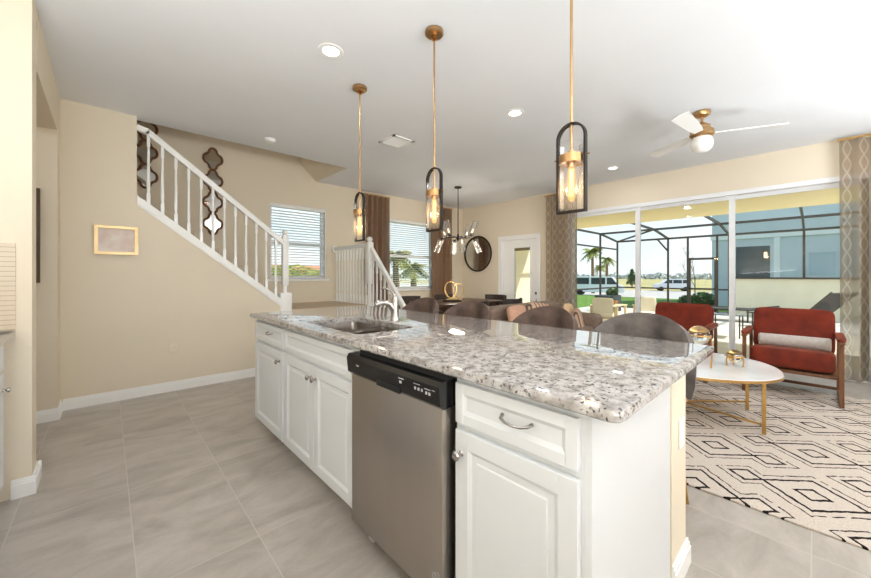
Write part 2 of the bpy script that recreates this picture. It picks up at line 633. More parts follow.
    def slab(s, loops_out, loops_in=None):
        """plate with optional hole: lists of (poly, z) stacked from bottom to top"""
        def ring(poly, z): return [s.bm.verts.new((p[0], p[1], z)) for p in poly]
        O = [ring(*l) for l in loops_out]
        I = [ring(*l) for l in loops_in] if loops_in else None
        for L in ([O, I] if I else [O]):
            for a, b in zip(L, L[1:]):
                for k in range(len(a)):
                    l = (k + 1) % len(a)
                    s.bm.faces.new((a[k], a[l], b[l], b[k]))
        for idx in (0, -1):
            es = []
            for L in ([O, I] if I else [O]):
                rg = L[idx]
                for k in range(len(rg)):
                    e_ = s.bm.edges.get((rg[k], rg[(k + 1) % len(rg)]))
                    es.append(e_)
            bmesh.ops.triangle_fill(s.bm, use_beauty=True, edges=es)
        bmesh.ops.recalc_face_normals(s.bm, faces=s.bm.faces)
        return s

    def xform(s, mat):
        bmesh.ops.transform(s.bm, matrix=mat, verts=s.bm.verts)
        return s

    def build(s, name, mat, parent=None, smooth=True, angle=35, recalc=True):
        if recalc:
            bmesh.ops.recalc_face_normals(s.bm, faces=s.bm.faces)
        me = bpy.data.meshes.new(name)
        s.bm.to_mesh(me)
        s.bm.free()
        if smooth:
            for p in me.polygons:
                p.use_smooth = True
            me.set_sharp_from_angle(angle=R(angle))
        me.materials.append(mat)
        o = bpy.data.objects.new(name, me)
        COL.objects.link(o)
        o.parent = parent
        return o


def rrect(x0, x1, y0, y1, r, n=6):
    pts = []
    for (cx, cy, a) in ((x1 - r, y1 - r, 0), (x0 + r, y1 - r, 90), (x0 + r, y0 + r, 180), (x1 - r, y0 + r, 270)):
        for k in range(n + 1):
            t = R(a + 90 * k / n)
            pts.append((cx + r * math.cos(t), cy + r * math.sin(t)))
    return pts


def thing(name, label, cat, loc=(0, 0, 0), rz=0.0, group=None):
    o = bpy.data.objects.new(name, None)
    o.empty_display_size = 0.1
    COL.objects.link(o)
    o.location = loc
    o.rotation_euler = (0, 0, rz)
    tag(o, label, cat, group)
    return o


def tag(o, label, cat, group=None):
    o['label'] = label
    o['category'] = cat
    if group:
        o['group'] = group
    return o


def struct(o):
    o['kind'] = 'structure'
    return o


def dup(root, loc, rz=None, label=None, group=None):
    def cp(o, parent):
        c = o.copy()
        COL.objects.link(c)
        c.parent = parent
        for ch in kids[o.name]:
            cp(ch, c)
        return c
    kids = {}
    allo = [root] + list(root.children_recursive)
    for o in allo:
        kids[o.name] = list(o.children)
    r = cp(root, None)
    r.location = loc
    if rz is not None:
        r.rotation_euler = (0, 0, rz)
    if label:
        r['label'] = label
    if group:
        r['group'] = group
    return r


def holed(b, axis, a0, a1, u0, u1, z0, z1, holes):
    """wall slab in the plane of axis (0: x const, 1: y const) with rectangular holes (u0,u1,z0,z1)"""
    us = sorted({u0, u1, *[h[0] for h in holes], *[h[1] for h in holes]})
    for ua, ub in zip(us, us[1:]):
        um = (ua + ub) / 2
        cuts = sorted([(h[2], h[3]) for h in holes if h[0] < um < h[1]])
        z = z0
        segs = []
        for (c0, c1) in cuts:
            if c0 > z:
                segs.append((z, c0))
            z = c1
        if z < z1:
            segs.append((z, z1))
        for (c0, c1) in segs:
            if axis == 0:
                b.box(a0, a1, ua, ub, c0, c1)
            else:
                b.box(ua, ub, a0, a1, c0, c1)
    return b


# ================================================================== STRUCTURE
ZC = 2.79          # ceiling
XR = 6.24          # sliding door wall
YB = 5.75          # window wall
XL = -0.305         # left wall
YS = 4.586         # stair wall
YP = 2.965          # pier face

struct(MB().box(-2.3, XR + 0.16, -3.6, YB + 0.15, -0.12, 0.0).build('floor', M['tile'], smooth=False))

c = MB()
c.box(-2.3, XR + 0.16, -3.6, 4.70, ZC, ZC + 0.30)
c.box(2.60, XR + 0.16, 4.70, YB, ZC, ZC + 0.30)
struct(c.build('ceiling', M['ceiling'], smooth=False))
c = MB().box(-2.3, 3.2, 4.58, YB + 0.15, 5.4, 5.5)
struct(c.build('ceiling_stairwell', M['ceiling'], smooth=False))
c = MB()
c.box(-2.3, 3.2, 4.58, 4.70, ZC + 0.3, 5.4)
c.prism([(2.59, ZC + 0.001), (2.598, ZC + 0.001), (2.598, ZC + 0.30), (2.29, ZC + 0.30)], 1, 4.705, YB - 0.001)
c.box(3.1, 3.2, 4.70, YB, ZC + 0.3, 5.4)
c.box(-2.3, -2.2, 4.70, YB, 0, 5.4)
struct(c.build('wall_stairwell', M['wall'], smooth=False))

W1 = (1.85, 2.76, 1.15, 2.34)
W2 = (3.98, 5.31, 0.92, 2.335)
struct(holed(MB(), 1, YB, YB + 0.15, -2.3, XR + 0.16, 0, 5.4, [W1, W2]).build('wall_back', M['wall'], smooth=False))
DOOR = (3.735, 4.615, 0.0, 1.97)
SLD = (-1.56, 3.12, 0.0, 2.35)
struct(holed(MB(), 0, XR, XR + 0.16, -3.6, YB, 0, ZC, [DOOR, SLD]).build('wall_right', M['wall'], smooth=False))
struct(MB().box(-2.3, XR, -3.7, -3.6, 0, ZC).build('wall_front', M['wall'], smooth=False))
struct(MB().box(-1.12, -1.0, -3.6, YP, 0, ZC).build('wall_kitchen', M['wall'], smooth=False))
b = MB()
b.box(-2.3, XL, YP, 3.12, 0, ZC)
b.box(XL - 0.14, XL, 3.17, 4.33, 2.43, ZC)
b.box(-2.3, XL, 4.33, 4.70, 0, ZC)
b.box(-2.3, -2.2, 3.17, 4.33, 0, ZC)
struct(b.build('wall_left', M['wall'], smooth=False))

# stair wall with the sloping top
SL = 0.789
zt = lambda x: 1.993 - SL * (x - 0.234)      # top of the skirt
b = MB().prism([(XL, 0), (1.72, 0), (1.72, zt(1.72) - 0.05), (0.217, zt(0.217) - 0.05), (0.217, ZC), (XL, ZC)], 1, YS, 4.69)
struct(b.build('wall_stair', M['wall'], smooth=False))
b = MB()
b.prism([(0.217, zt(0.217) - 0.075), (1.62, zt(1.62) - 0.075), (1.62, zt(1.62)), (0.217, zt(0.217))], 1, YS - 0.02, 4.70)
b.prism([(0.217, zt(0.217) - 0.095), (1.62, zt(1.62) - 0.095), (1.62, zt(1.62) - 0.07), (0.217, zt(0.217) - 0.07)], 1, YS - 0.012, YS + 0.01)
struct(b.build('trim_1', M['trim'], smooth=False))

# stairs (carpeted): upper flight along the back wall, landing, lower flight
b = MB()
LZ = 0.76
b.box(1.67, 2.95, 4.70, YB, 0, LZ)
for i in range(8):
    x1 = 1.67 - 0.24 * i
    b.box(x1 - 0.24 - 0.0, x1, 4.70, YB, 0, LZ + 0.19 * (i + 1))
b.box(-2.2, 1.67 - 0.24 * 8, 4.70, YB, 0, LZ + 0.19 * 8)
for i in range(4):
    y1 = 4.70 - 0.25 * i
    b.box(1.74, 2.88, y1 - 0.25, y1, 0, LZ - 0.152 * (i + 1))
struct(b.build('floor_stairs', M['carpet'], smooth=False))


def baseboard(name, runs):
    """runs: (x0,y0,x1,y1,nx,ny) with outward normal"""
    b_ = MB()
    h, t = 0.10, 0.016
    for (x0, y0, x1, y1, nx, ny) in runs:
        for (z0, z1, tt) in ((0, h * 0.72, t), (h * 0.72, h * 0.88, t * 0.7), (h * 0.88, h, t * 0.4)):
            xa, xb = sorted((x0, x1))
            ya, yb = sorted((y0, y1))
            if nx:
                b_.box(min(xa, xa + nx * tt), max(xa, xa + nx * tt), ya, yb, z0, z1)
            else:
                b_.box(xa, xb, min(ya, ya + ny * tt), max(ya, ya + ny * tt), z0, z1)
    return struct(b_.build(name, M['trim'], smooth=False))


baseboard('baseboard_stair', [(XL + 0.017, YS, 1.72, YS, 0, -1)])
baseboard('baseboard_left', [(-2.2, 4.33, XL + 0.0162, 4.33, 0, -1), (XL, 4.33, XL, YS, 1, 0),
                             (-0.38, YP, XL + 0.0162, YP, 0, -1), (XL, YP, XL, 3.17, 1, 0),
                             (-2.2, 3.17, XL + 0.0162, 3.17, 0, 1)])
baseboard('baseboard_right', [(XR, 4.70, XR, YB, -1, 0), (XR, 3.18, XR, 3.65, -1, 0), (XR, -3.6, XR, -1.6, -1, 0)])
baseboard('baseboard_back', [(2.96, YB, XR, YB, 0, -1)])

# pony wall carrying the back of the island
PX0, PX1, PY0 = 1.58, 1.79, 0.372
struct(MB().box(PX0, PX1, PY0, 3.0, 0, 0.8835).build('wall_island', M['wall'], smooth=False))
baseboard('baseboard_island', [(PX0, PY0, PX1 + 0.016, PY0, 0, -1), (PX1, PY0, PX1, 3.0, 1, 0)])
b = MB().box(-0.98, -0.364, YP - 0.012, YP, 0.916, 1.386)
struct(b.build('trim_2', M['splash'], smooth=False))

# windows ----------------------------------------------------------


def window(idx, w):
    x0, x1, z0, z1 = w
    b_ = MB()
    f = 0.045
    y0, y1 = YB + 0.07, YB + 0.13
    b_.box(x0, x0 + f, y0, y1, z0, z1).box(x1 - f, x1, y0, y1, z0, z1)
    b_.box(x0, x1, y0, y1, z0, z0 + f).box(x0, x1, y0, y1, z1 - f, z1)
    zm = (z0 + z1) / 2 - 0.02
    b_.box(x0 + f, x1 - f, y0 + 0.005, y1, zm - 0.025, zm + 0.025)
    # painted reveal
    b_.box(x0, x0 + 0.008, YB, y0, z0, z1).box(x1 - 0.008, x1, YB, y0, z0, z1).box(x0, x1, YB, y0, z1 - 0.008, z1)
    o = struct(b_.build('window_%d' % idx, M['vinyl'], smooth=False))
    MB().box(x0 + f, x1 - f, y0 + 0.028, y0 + 0.034, z0 + f, z1 - f).build('glass', M['pane'], o, smooth=False)
    MB().box(x0 - 0.05, x1 + 0.05, YB - 0.035, YB + 0.07, z0 - 0.035, z0, 0.005).build('sill', M['trim'], o)
    return o


window(1, W1)
window(2, W2)


def blind(w, label):
    x0, x1, z0, z1 = w
    r = thing('window_blind', label, 'blind', ((x0 + x1) / 2, YB - 0.0, z0))
    hx = (x1 - x0) / 2 - 0.012
    H_ = z1 - z0
    MB().box(-hx, hx, 0.0, 0.05, H_ - 0.055, H_ - 0.01, 0.004).build('headrail', M['white'], r)
    b_ = MB()
    z = 0.05
    while z < H_ - 0.07:
        mt = Matrix.Translation((0, 0.032, z)) @ Matrix.Rotation(R(-10), 4, 'X')
        q = [mt @ Vector(p) for p in ((-hx, -0.022, 0), (hx, -0.022, 0), (hx, 0.022, 0), (-hx, 0.022, 0))]
        q2 = [p + Vector((0, 0, 0.0028)) for p in q]
        A = [b_.bm.verts.new(p) for p in q]
        B = [b_.bm.verts.new(p) for p in q2]
        b_.bm.faces.new(A[::-1]); b_.bm.faces.new(B)
        for i in range(4):
            j = (i + 1) % 4
            b_.bm.faces.new((A[i], A[j], B[j], B[i]))
        z += 0.043
    b_.build('slats', M['white'], r, smooth=False)
    MB().box(-hx, hx, 0.012, 0.052, 0.008, 0.028, 0.004).build('bottom_rail', M['white'], r)
    for sx in (-0.6, 0.6):
        MB().cyl((sx * hx, 0.008, 0.02), (sx * hx, 0.008, H_ - 0.03), 0.0012, seg=5).build('cord', M['white'], r)
    MB().cyl((-hx + 0.14, 0.0, H_ - 0.5), (-hx + 0.14, 0.0, H_ - 0.06), 0.004, seg=6).build('wand', M['white'], r)


blind(W1, 'white slatted blind in the smaller window beside the staircase')
blind(W2, 'white slatted blind in the window between the two brown curtains')

# glazed single door ------------------------------------------------
y0, y1, _, zt1 = DOOR
b = MB()
cs = 0.07
b.box(XR - 0.018, XR - 0.0005, y0 - cs, y0 + 0.012, 0, zt1)
b.box(XR - 0.018, XR - 0.0005, y1 - 0.012, y1 + cs, 0, zt1)
b.box(XR - 0.018, XR - 0.0005, y0 - cs, y1 + cs, zt1 + 0.0005, zt1 + cs)
b.box(XR, XR + 0.16, y0, y0 + 0.02, 0, zt1 - 0.02).box(XR, XR + 0.16, y1 - 0.02, y1, 0, zt1 - 0.02).box(XR, XR + 0.16, y0, y1, zt1 - 0.02, zt1)
d1 = struct(b.build('door_1', M['trim'], smooth=False))
gy0, gy1, gz0, gz1 = 3.93, 4.33, 0.25, 1.79
p = MB()
holed(p, 0, XR + 0.055, XR + 0.10, y0 + 0.022, y1 - 0.022, 0.01, zt1 - 0.022, [(gy0, gy1, gz0, gz1)])
for (a, b_, z0, z1) in ((gy0 - 0.025, gy0 + 0.01, gz0 - 0.025, gz1 + 0.025), (gy1 - 0.01, gy1 + 0.025, gz0 - 0.025, gz1 + 0.025),
                       (gy0, gy1, gz0 - 0.025, gz0 + 0.01), (gy0, gy1, gz1 - 0.01, gz1 + 0.025)):
    p.box(XR + 0.045, XR + 0.11, a, b_, z0, z1)
slab_o = p.build('door_panel', M['trim'], d1, smooth=False)
MB().box(XR + 0.075, XR + 0.08, gy0, gy1, gz0, gz1).build('glass', M['pane'], slab_o, smooth=False)
MB().box(XR + 0.06, XR + 0.073, gy0 + 0.01, gy1 - 0.01, gz1 - 0.07, gz1 - 0.012).build('raised_blind', noisy('olive_roller_blind', (120, 112, 80), (130, 120, 88), 10, 0.8), slab_o, smooth=False)
h = MB()
h.cyl((XR + 0.055, 3.79, 0.70), (XR + 0.035, 3.79, 0.70), 0.026)
h.cyl((XR + 0.04, 3.79, 0.70), (XR + 0.005, 3.79, 0.70), 0.010)
h.tube([(XR + 0.005, 3.79, 0.70), (XR + 0.0, 3.82, 0.70), (XR + 0.0, 3.90, 0.70)], 0.009)
h.build('door_handle', M['chrome'], d1)
MB().cyl((XR + 0.055, 3.79, 0.85), (XR + 0.025, 3.79, 0.85), 0.024).cyl((XR + 0.03, 3.79, 0.85), (XR + 0.005, 3.79, 0.85), 0.012).build('deadbolt', M['chrome'], d1)

# three-panel sliding glass door -------------------------------------
sy0, sy1, _, sz = SLD
b = MB()
b.box(XR - 0.012, XR + 0.15, sy0, sy0 + 0.04, 0.025, sz - 0.045).box(XR - 0.012, XR + 0.15, sy1 - 0.04, sy1, 0.025, sz - 0.045)
b.box(XR - 0.012, XR + 0.15, sy0, sy1, sz - 0.045, sz + 0.012).box(XR, XR + 0.15, sy0, sy1, 0.0, 0.025)
sl = struct(b.build('door_2', M['vinyl'], smooth=False))
for i, (a, b_, xo) in enumerate(((-1.53, -0.36, 0.10), (-0.42, 0.815, 0.10), (0.745, 1.985, 0.06), (1.915, 3.09, 0.02))):
    q = MB()
    x0, x1 = XR + xo, XR + xo + 0.035
    st = 0.065
    q.box(x0, x1, a, a + st, 0.025, sz - 0.045).box(x0, x1, b_ - st, b_, 0.025, sz - 0.045)
    q.box(x0, x1, a + st, b_ - st, 0.025, 0.025 + 0.07).box(x0, x1, a + st, b_ - st, sz - 0.045 - 0.05, sz - 0.045)
    fo = q.build('sliding_panel', M['vinyl'], sl, smooth=False)
    MB().box(x0 + 0.014, x0 + 0.02, a + st, b_ - st, 0.09, sz - 0.09).build('glass', M['pane'], fo, smooth=False)

# ================================================================== EXTERIOR
XE = 14.5
b = MB()
b.box(XR + 0.16, XE + 0.1, -6, 6.1, -0.14, -0.03)
struct(b.build('floor_patio', M['deck'], smooth=False))
# terrain falling gently towards the street
b = MB()
prof = [(-60, -0.12), (XE + 0.1, -0.12), (22, -0.3), (38, -0.95), (60, -1.05), (300, -1.0)]
ys = [-200, 300]
for (xa, za), (xb, zb) in zip(prof, prof[1:]):
    pass


def terrain(name, x0, x1, y0, y1, dz, mat, n=24):
    def hz(x):
        for (xa, za), (xb, zb) in zip(prof, prof[1:]):
            if xa <= x <= xb:
                return za + (zb - za) * (x - xa) / (xb - xa)
        return prof[-1][1]
    b_ = MB()
    xs = sorted({x0, x1, *[p_[0] for p_ in prof if x0 < p_[0] < x1], *[x0 + (x1 - x0) * i / n for i in range(n + 1)]})
    for a, c_ in zip(xs, xs[1:]):
        b_.quad((a, y0, hz(a) + dz), (c_, y0, hz(c_) + dz), (c_, y1, hz(c_) + dz), (a, y1, hz(a) + dz))
    bmesh.ops.remove_doubles(b_.bm, verts=b_.bm.verts, dist=1e-4)
    return struct(b_.build(name, mat, smooth=False)), hz


_, ground = terrain('ground_lawn', -60, 37, -60, 30, 0, M['grass'])
terrain('ground_road', 37, 58, -200, 300, 0, M['road'])
terrain('ground_road_kerb', 36.6, 37, -60, 30, 0.06, M['whitestucco'])
terrain('ground_field', 58, 300, -300, 300, 0, M['field'])
terrain('ground_yard', -60, 37, 30, 300, 0, M['field'])
for q in list(COL.objects):
    if q.name.startswith('ground'):
        q['kind'] = 'structure'

# lanai roof
b = MB()
b.box(XR + 0.16, 9.75, -6, 6.0, 2.52, 2.56)
struct(b.build('ceiling_patio', M['lanai'], smooth=False))
struct(MB().box(XR + 0.16, 9.9, -6.2, 6.2, 2.56, 2.80).build('roof_patio', M['whitestucco'], smooth=False))
struct(MB().box(XR + 0.16, 11.5, 6.0, 6.15, -0.03, 2.52).build('wall_patio_side', M['cream'], smooth=False))
# low cream wall under the screens
o = struct(MB().box(XE, XE + 0.12, -6, 1.80, -0.14, 1.10).build('wall_patio_far', M['cream'], smooth=False))

# screen enclosure
cg = thing('screen_enclosure', 'dark bronze aluminium screen cage around the patio', 'screen enclosure', (XE, 0, 0))
X2, ZE, ZA = 12.9 - XE, 2.50, 2.68


def post(x, y, z0, z1, w=0.055, nm='post'):
    MB().box(x - w / 2, x + w / 2, y - w / 2, y + w / 2, z0, z1).build(nm, M['cage'], cg, smooth=False)


def beam(a, b_, w=0.045, h_=0.065, nm='beam'):
    MB().obox(a, b_, w, h_).build(nm, M['cage'], cg, smooth=False)


for y in (5.22, 3.53, 2.95, 2.16, 1.86):
    post(0, y, -0.03, ZE)
for y in (0.21, -1.6):
    post(0, y, 1.10, ZE)
post(X2, 5.22, -0.03, ZA)
post(11.0 - XE, 5.22, -0.03, ZA)
beam((0, 5.22, ZE), (0, -6, ZE))
beam((X2, 5.22, ZA), (X2, -6, ZA))
beam((0, 5.22, ZE), (X2, 5.22, ZA))
beam((X2, 5.22, ZA), (9.8 - XE, 5.22, ZA + 0.0))
for y in (3.53, 1.86, 0.21):
    beam((0, y, ZE), (X2, y, ZA))
    beam((X2, y, ZA), (9.8 - XE, y, ZA + 0.02))
beam((0, 5.22, ZE), (X2, 3.53, ZA), 0.04, 0.05, 'brace')
beam((0, 3.85, ZE - 0.02), (0, 3.53, ZE - 0.45), 0.04, 0.05, 'brace')
beam((0, 5.22, 0.74), (0, 2.95, 0.74), 0.05, 0.05, 'rail')
beam((0, 2.16, 0.74), (0, 1.86, 0.74), 0.05, 0.05, 'rail')
beam((0, 5.22, 0.0), (0, 1.86, 0.0), 0.05, 0.06, 'rail')
beam((0, 1.8, 1.12), (0, -6, 1.12), 0.10, 0.05, 'rail')
beam((0, 5.22, 2.2), (11.0 - XE, 5.22, 2.2), 0.04, 0.05, 'rail')
beam((0, 5.22, 0.74), (9.8 - XE, 5.22, 0.74), 0.04, 0.05, 'rail')
dr = MB()
dr.box(-0.03, 0.03, 2.16 + 0.03, 2.92, 1.72, 1.79).box(-0.03, 0.03, 2.19, 2.92, 0.72, 0.78)
dr.box(-0.03, 0.03, 2.19, 2.92, 0.03, 0.2).box(-0.03, 0.03, 2.19, 2.23, 0.03, 1.79).box(-0.03, 0.03, 2.87, 2.92, 0.03, 1.79)
dr.build('screen_door', M['cage'], cg, smooth=False)
MB().quad((0, 5.2, 0), (0, 1.83, 0), (0, 1.83, ZE), (0, 5.2, ZE)).quad((0, 1.83, 1.12), (0, -6, 1.12), (0, -6, ZE), (0, 1.83, ZE)).quad(
    (0, 5.2, ZE), (0, -6, ZE), (X2, -6, ZA), (X2, 5.2, ZA)).build('screen', M['screen'], cg, smooth=False, recalc=False)

# neighbour building
nb = thing('neighbour_house', 'blue grey stucco house with a wide dark window behind the patio wall', 'building', (22, 3.48, ground(22)))
g0 = ground(22)
f = MB()
holed(f, 0, 0, 0.3, -24, 0, 0, 8.0, [(-2.1, -0.91, 1.06 - g0, 2.55 - g0)])
f.box(0.3, 14, -24, 0, 0, 8.0)
f.build('wall', M['bluewall'], nb, smooth=False)
MB().box(0.02, 0.30, -2.1, -0.91, 1.06 - g0, 2.55 - g0).box(0.25, 0.31, -2.1, -0.91, 1.06 - g0, 2.55 - g0).build('dark_window', base_mat('dark_window_pane', (62, 76, 84), 0.6), nb, smooth=False)  # flat dark panel forming the window
MB().box(-0.06, 0.0, -24, 0.05, 2.92 - g0, 3.12 - g0).box(-0.05, 0.0, -2.42, -2.22, 0, 2.92 - g0).build('band', M['whitestucco'], nb, smooth=False)
MB().cyl((-0.03, -1.95, 2.0 - g0), (-0.03, -1.95, 2.25 - g0), 0.05).build('porch_lamp', M['warmlamp'], nb)
wf = MB()
for (a, b_, z0, z1) in ((-4.1, -4.06, 1.2, 2.2), (-3.3, -3.26, 1.2, 2.2), (-4.1, -3.26, 2.16, 2.2)):
    wf.box(-0.03, 0, a, b_, z0 - g0, z1 - g0)
wf.build('window_frame', M['bluewall'], nb, smooth=False)
MB().box(-0.01, 0.005, -4.06, -3.3, 1.2 - g0, 2.16 - g0).build('window_pane', base_mat('pale_window', (168, 190, 204), 0.1), nb, smooth=False)


# vegetation ------------------------------------------------------
def leaf_blob(b_, c_, rad, n, size, rnd):
    for _ in range(n):
        while True:
            p = Vector((rnd.uniform(-1, 1), rnd.uniform(-1, 1), rnd.uniform(-1, 1)))
            if 0.25 < p.length < 1:
                break
        p = Vector((p.x * rad[0], p.y * rad[1], p.z * rad[2])) + Vector(c_)
        u = Vector((rnd.gauss(0, 1), rnd.gauss(0, 1), rnd.gauss(0, 1))).normalized()
        v = u.orthogonal().normalized()
        s_ = size * rnd.uniform(0.6, 1.3)
        b_.quad(p - u * s_, p + v * s_ * 0.55, p + u * s_, p - v * s_ * 0.55)


def shrub(x, y, r, h_, label, name='shrub', cat='shrub', group=None, mat='leaf', n=420, size=0.09):
    rnd = random.Random(int(x * 13 + y * 7))
    t = thing(name, label, cat, (x, y, ground(x)), 0, group)
    fb = MB()
    leaf_blob(fb, (0, 0, h_ * 0.55), (r, r, h_ * 0.5), n, size, rnd)
    fb.build('foliage', M[mat], t, smooth=False, recalc=False)
    sb = MB()
    for k in range(5):
        a = rnd.uniform(0, 2 * PI)
        sb.tube([(0, 0, -0.05), (math.cos(a) * r * 0.4, math.sin(a) * r * 0.4, h_ * 0.6)], [0.03, 0.012], 6)
    sb.build('stems', M['trunk'], t)
    return t


def palm(x, y, h_, r, label, group, seed, n=20):
    rnd = random.Random(seed)
    t = thing('palm_tree', label, 'palm tree', (x, y, ground(x) if x < 60 else -1), rnd.uniform(0, 6), group)
    pts = [(0.04 * h_ * math.sin(i / 8 * 1.4), 0, h_ * i / 8) for i in range(9)]
    MB().tube(pts, [0.22 - 0.01 * i for i in range(9)], 8).build('trunk', M['trunk'], t)
    fb = MB()
    top = Vector(pts[-1])
    for k in range(n):
        a = 2 * PI * k / n + rnd.uniform(-0.15, 0.15)
        el = rnd.uniform(-0.3, 1.2)
        d = Vector((math.cos(a), math.sin(a), 0))
        side = Vector((-math.sin(a), math.cos(a), 0))
        prev = None
        L = r * rnd.uniform(0.85, 1.1)
        for j in range(9):
            u = j / 8
            p = top + d * (L * math.cos(el * 0.6) * u) + Vector((0, 0, L * (math.sin(el) * u - 0.75 * u * u)))
            if prev is not None:
                mid = (p + prev) / 2
                w = L * 0.30 * math.sin(PI * min(1, u * 0.85 + 0.12))
                for sgn in (-1, 1):
                    fb.quad(prev, p, p + side * sgn * w + Vector((0, 0, -w * 0.55)), mid + side * sgn * w * 0.8 + Vector((0, 0, -w * 0.6)))
            prev = p
    fb.build('fronds', M['palmleaf'], t, smooth=False, recalc=False)
    return t


def along(px, dist):
    """world point seen in a given direction of the room"""
    th = R(42.94)
    t = (px - 435.5) / 353
    d = dist
    return (d * (math.sin(th) + t * math.cos(th)), d * (math.cos(th) - t * math.sin(th)))


for i, (px, d, hh, rr, lb) in enumerate(((593, 42, 5.0, 1.5, 'tallest palm beyond the patio cage, above the parked van'),
                                       (600, 60, 3.6, 1.3, 'small palm in the middle of the three behind the van'),
                                       (607, 46, 4.3, 1.2, 'thin palm nearest the corner post of the patio cage'))):
    x, y = along(px, d)
    palm(x, y, hh, rr, lb, 'palms beyond the patio', 30 + i)
for i, (px, d, hh, rr, lb) in enumerate(((397, 20, 2.4, 1.25, 'palm at the left edge of the dining window'),
                                       (414, 24, 1.9, 1.2, 'palm in the middle of the dining window'),
                                       (322, 26, 1.5, 1.1, 'low palm seen through the stair window'))):
    x, y = along(px, d)
    palm(x, y, hh, rr, lb, 'palms outside the back windows', 40 + i)

x, y = along(632, 62)
t = thing('conifer_tree', 'small dark conifer beyond the road, left of the parked suv', 'tree', (x, y, -1.05))
cb = MB()
rnd = random.Random(3)
for i in range(9):
    z = 0.8 + i * 0.28
    leaf_blob(cb, (0, 0, z), (1.1 - 0.11 * i,) * 2 + (0.3,), 60, 0.2, rnd)
cb.build('foliage', M['leaf'], t, smooth=False, recalc=False)
MB().tube([(0, 0, 0), (0, 0, 3.3)], [0.12, 0.03], 7).build('trunk', M['trunk'], t)

# bare sapling
x, y = along(695, 20)
t = thing('bare_tree', 'thin leafless sapling on the lawn beyond the screen door', 'tree', (x, y, ground(x)))
bb = MB()
rnd = random.Random(11)


def branch(p, d, L, r, lv):
    q = p + d * L
    bb.tube([p, q], [r, r * 0.6], 5)
    if lv == 0:
        return
    for k in range(3):
        nd = (d + Vector((rnd.uniform(-0.7, 0.7), rnd.uniform(-0.7, 0.7), rnd.uniform(-0.05, 0.5)))).normalized()
        branch(p + d * L * rnd.uniform(0.6, 1.0), nd, L * 0.62, r * 0.5, lv - 1)


branch(Vector((0, 0, -0.05)), Vector((0, 0, 1)), 1.5, 0.035, 4)
bb.build('branches', M['trunk'], t)

shrub(*along(703, 15.2), 0.5, 0.65, 'dark green rounded shrub on the lawn left of the blue house corner', n=500)
shrub(*along(690, 16.4), 0.45, 0.5, 'lower dark shrub beside the sapling on the lawn', n=400)
for i, (px, d, r_, h_, lb) in enumerate(((277, 16, 1.2, 1.7, 'bushy green tree at the left side of the stair window'),
                                        (296, 22, 1.6, 1.9, 'bushy tree in the middle of the stair window'),
                                        )):
    shrub(*along(px, d), r_, h_, lb, 'bushy_tree', 'tree', 'trees outside the stair window', n=700, size=0.16, mat='palmleaf')

# far tree line
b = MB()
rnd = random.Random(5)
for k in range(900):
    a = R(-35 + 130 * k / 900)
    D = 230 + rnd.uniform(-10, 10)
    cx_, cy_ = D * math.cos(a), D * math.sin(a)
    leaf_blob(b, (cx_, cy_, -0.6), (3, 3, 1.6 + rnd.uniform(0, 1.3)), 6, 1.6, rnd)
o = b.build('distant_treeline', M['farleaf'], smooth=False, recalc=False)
o['kind'] = 'stuff'
o['label'] = 'hazy line of distant trees along the horizon'
o['category'] = 'trees'


# vehicles
def wheel(b_, x, z, y, r=0.34, w=0.2):
    b_.lathe([(0, -w / 2), (r * 0.6, -w / 2), (r, -w / 2 + 0.03), (r, w / 2 - 0.03), (r * 0.6, w / 2), (0, w / 2)], (x, y, z), 20,
             Matrix.Rotation(R(90), 4, 'X'))


def vehicle(name, label, cat, loc, rz, L, W_, H_, prof_, glass):
    t = thing(name, label, cat, loc, rz)
    bb_ = MB().prism(prof_, 1, -W_ / 2, W_ / 2)
    bmesh.ops.bevel(bb_.bm, geom=list(bb_.bm.edges), offset=0.05, segments=2, affect='EDGES')
    bb_.build('body', M['carwhite'], t)
    for pl in glass:
        g_ = MB()
        g_.prism(pl, 1, -W_ / 2 - 0.012, W_ / 2 + 0.012)
        g_.build('window', M['carglass'], t, smooth=False)
    for wx in (-L * 0.31, L * 0.31):
        for sy in (-1, 1):
            wb = MB()
            wheel(wb, wx, 0.34, sy * (W_ / 2 - 0.08))
            wb.build('wheel', M['blackmatte'], t)
    for sy in (-1, 1):
        ya, yb = sorted((sy * (W_ / 2 - 0.4), sy * (W_ / 2 - 0.1)))
        MB().box(L / 2 - 0.08, L / 2 + 0.02, ya, yb, 0.7, 0.88).build('headlamp', M['mirror'], t)
    return t


vx, vy = along(597, 38)
vehicle('van', 'white passenger van parked at the left of the street', 'van', (vx, vy, ground(vx)), R(-72), 5.2, 1.9, 2.1,
        [(-2.6, 0.35), (2.6, 0.35), (2.62, 0.95), (2.1, 1.15), (1.5, 2.0), (-2.5, 2.05), (-2.6, 1.2)],
        [[(1.0, 1.2), (2.0, 1.2), (1.45, 1.88), (1.0, 1.88)], [(-0.5, 1.2), (0.85, 1.2), (0.85, 1.88), (-0.5, 1.88)], [(-2.4, 1.2), (-0.7, 1.2), (-0.7, 1.88), (-2.35, 1.88)]])
vx, vy = along(672, 50)
vehicle('suv', 'white family suv parked further along the street', 'car', (vx, vy, ground(vx)), R(112), 4.6, 1.9, 1.7,
        [(-2.3, 0.35), (2.3, 0.35), (2.3, 0.9), (1.35, 1.08), (0.7, 1.68), (-1.9, 1.7), (-2.3, 1.1)],
        [[(0.1, 1.1), (1.15, 1.1), (0.62, 1.58), (0.1, 1.58)], [(-1.0, 1.1), (0.0, 1.1), (0.0, 1.58), (-1.0, 1.58)], [(-2.1, 1.12), (-1.1, 1.1), (-1.1, 1.58), (-1.85, 1.58)]])

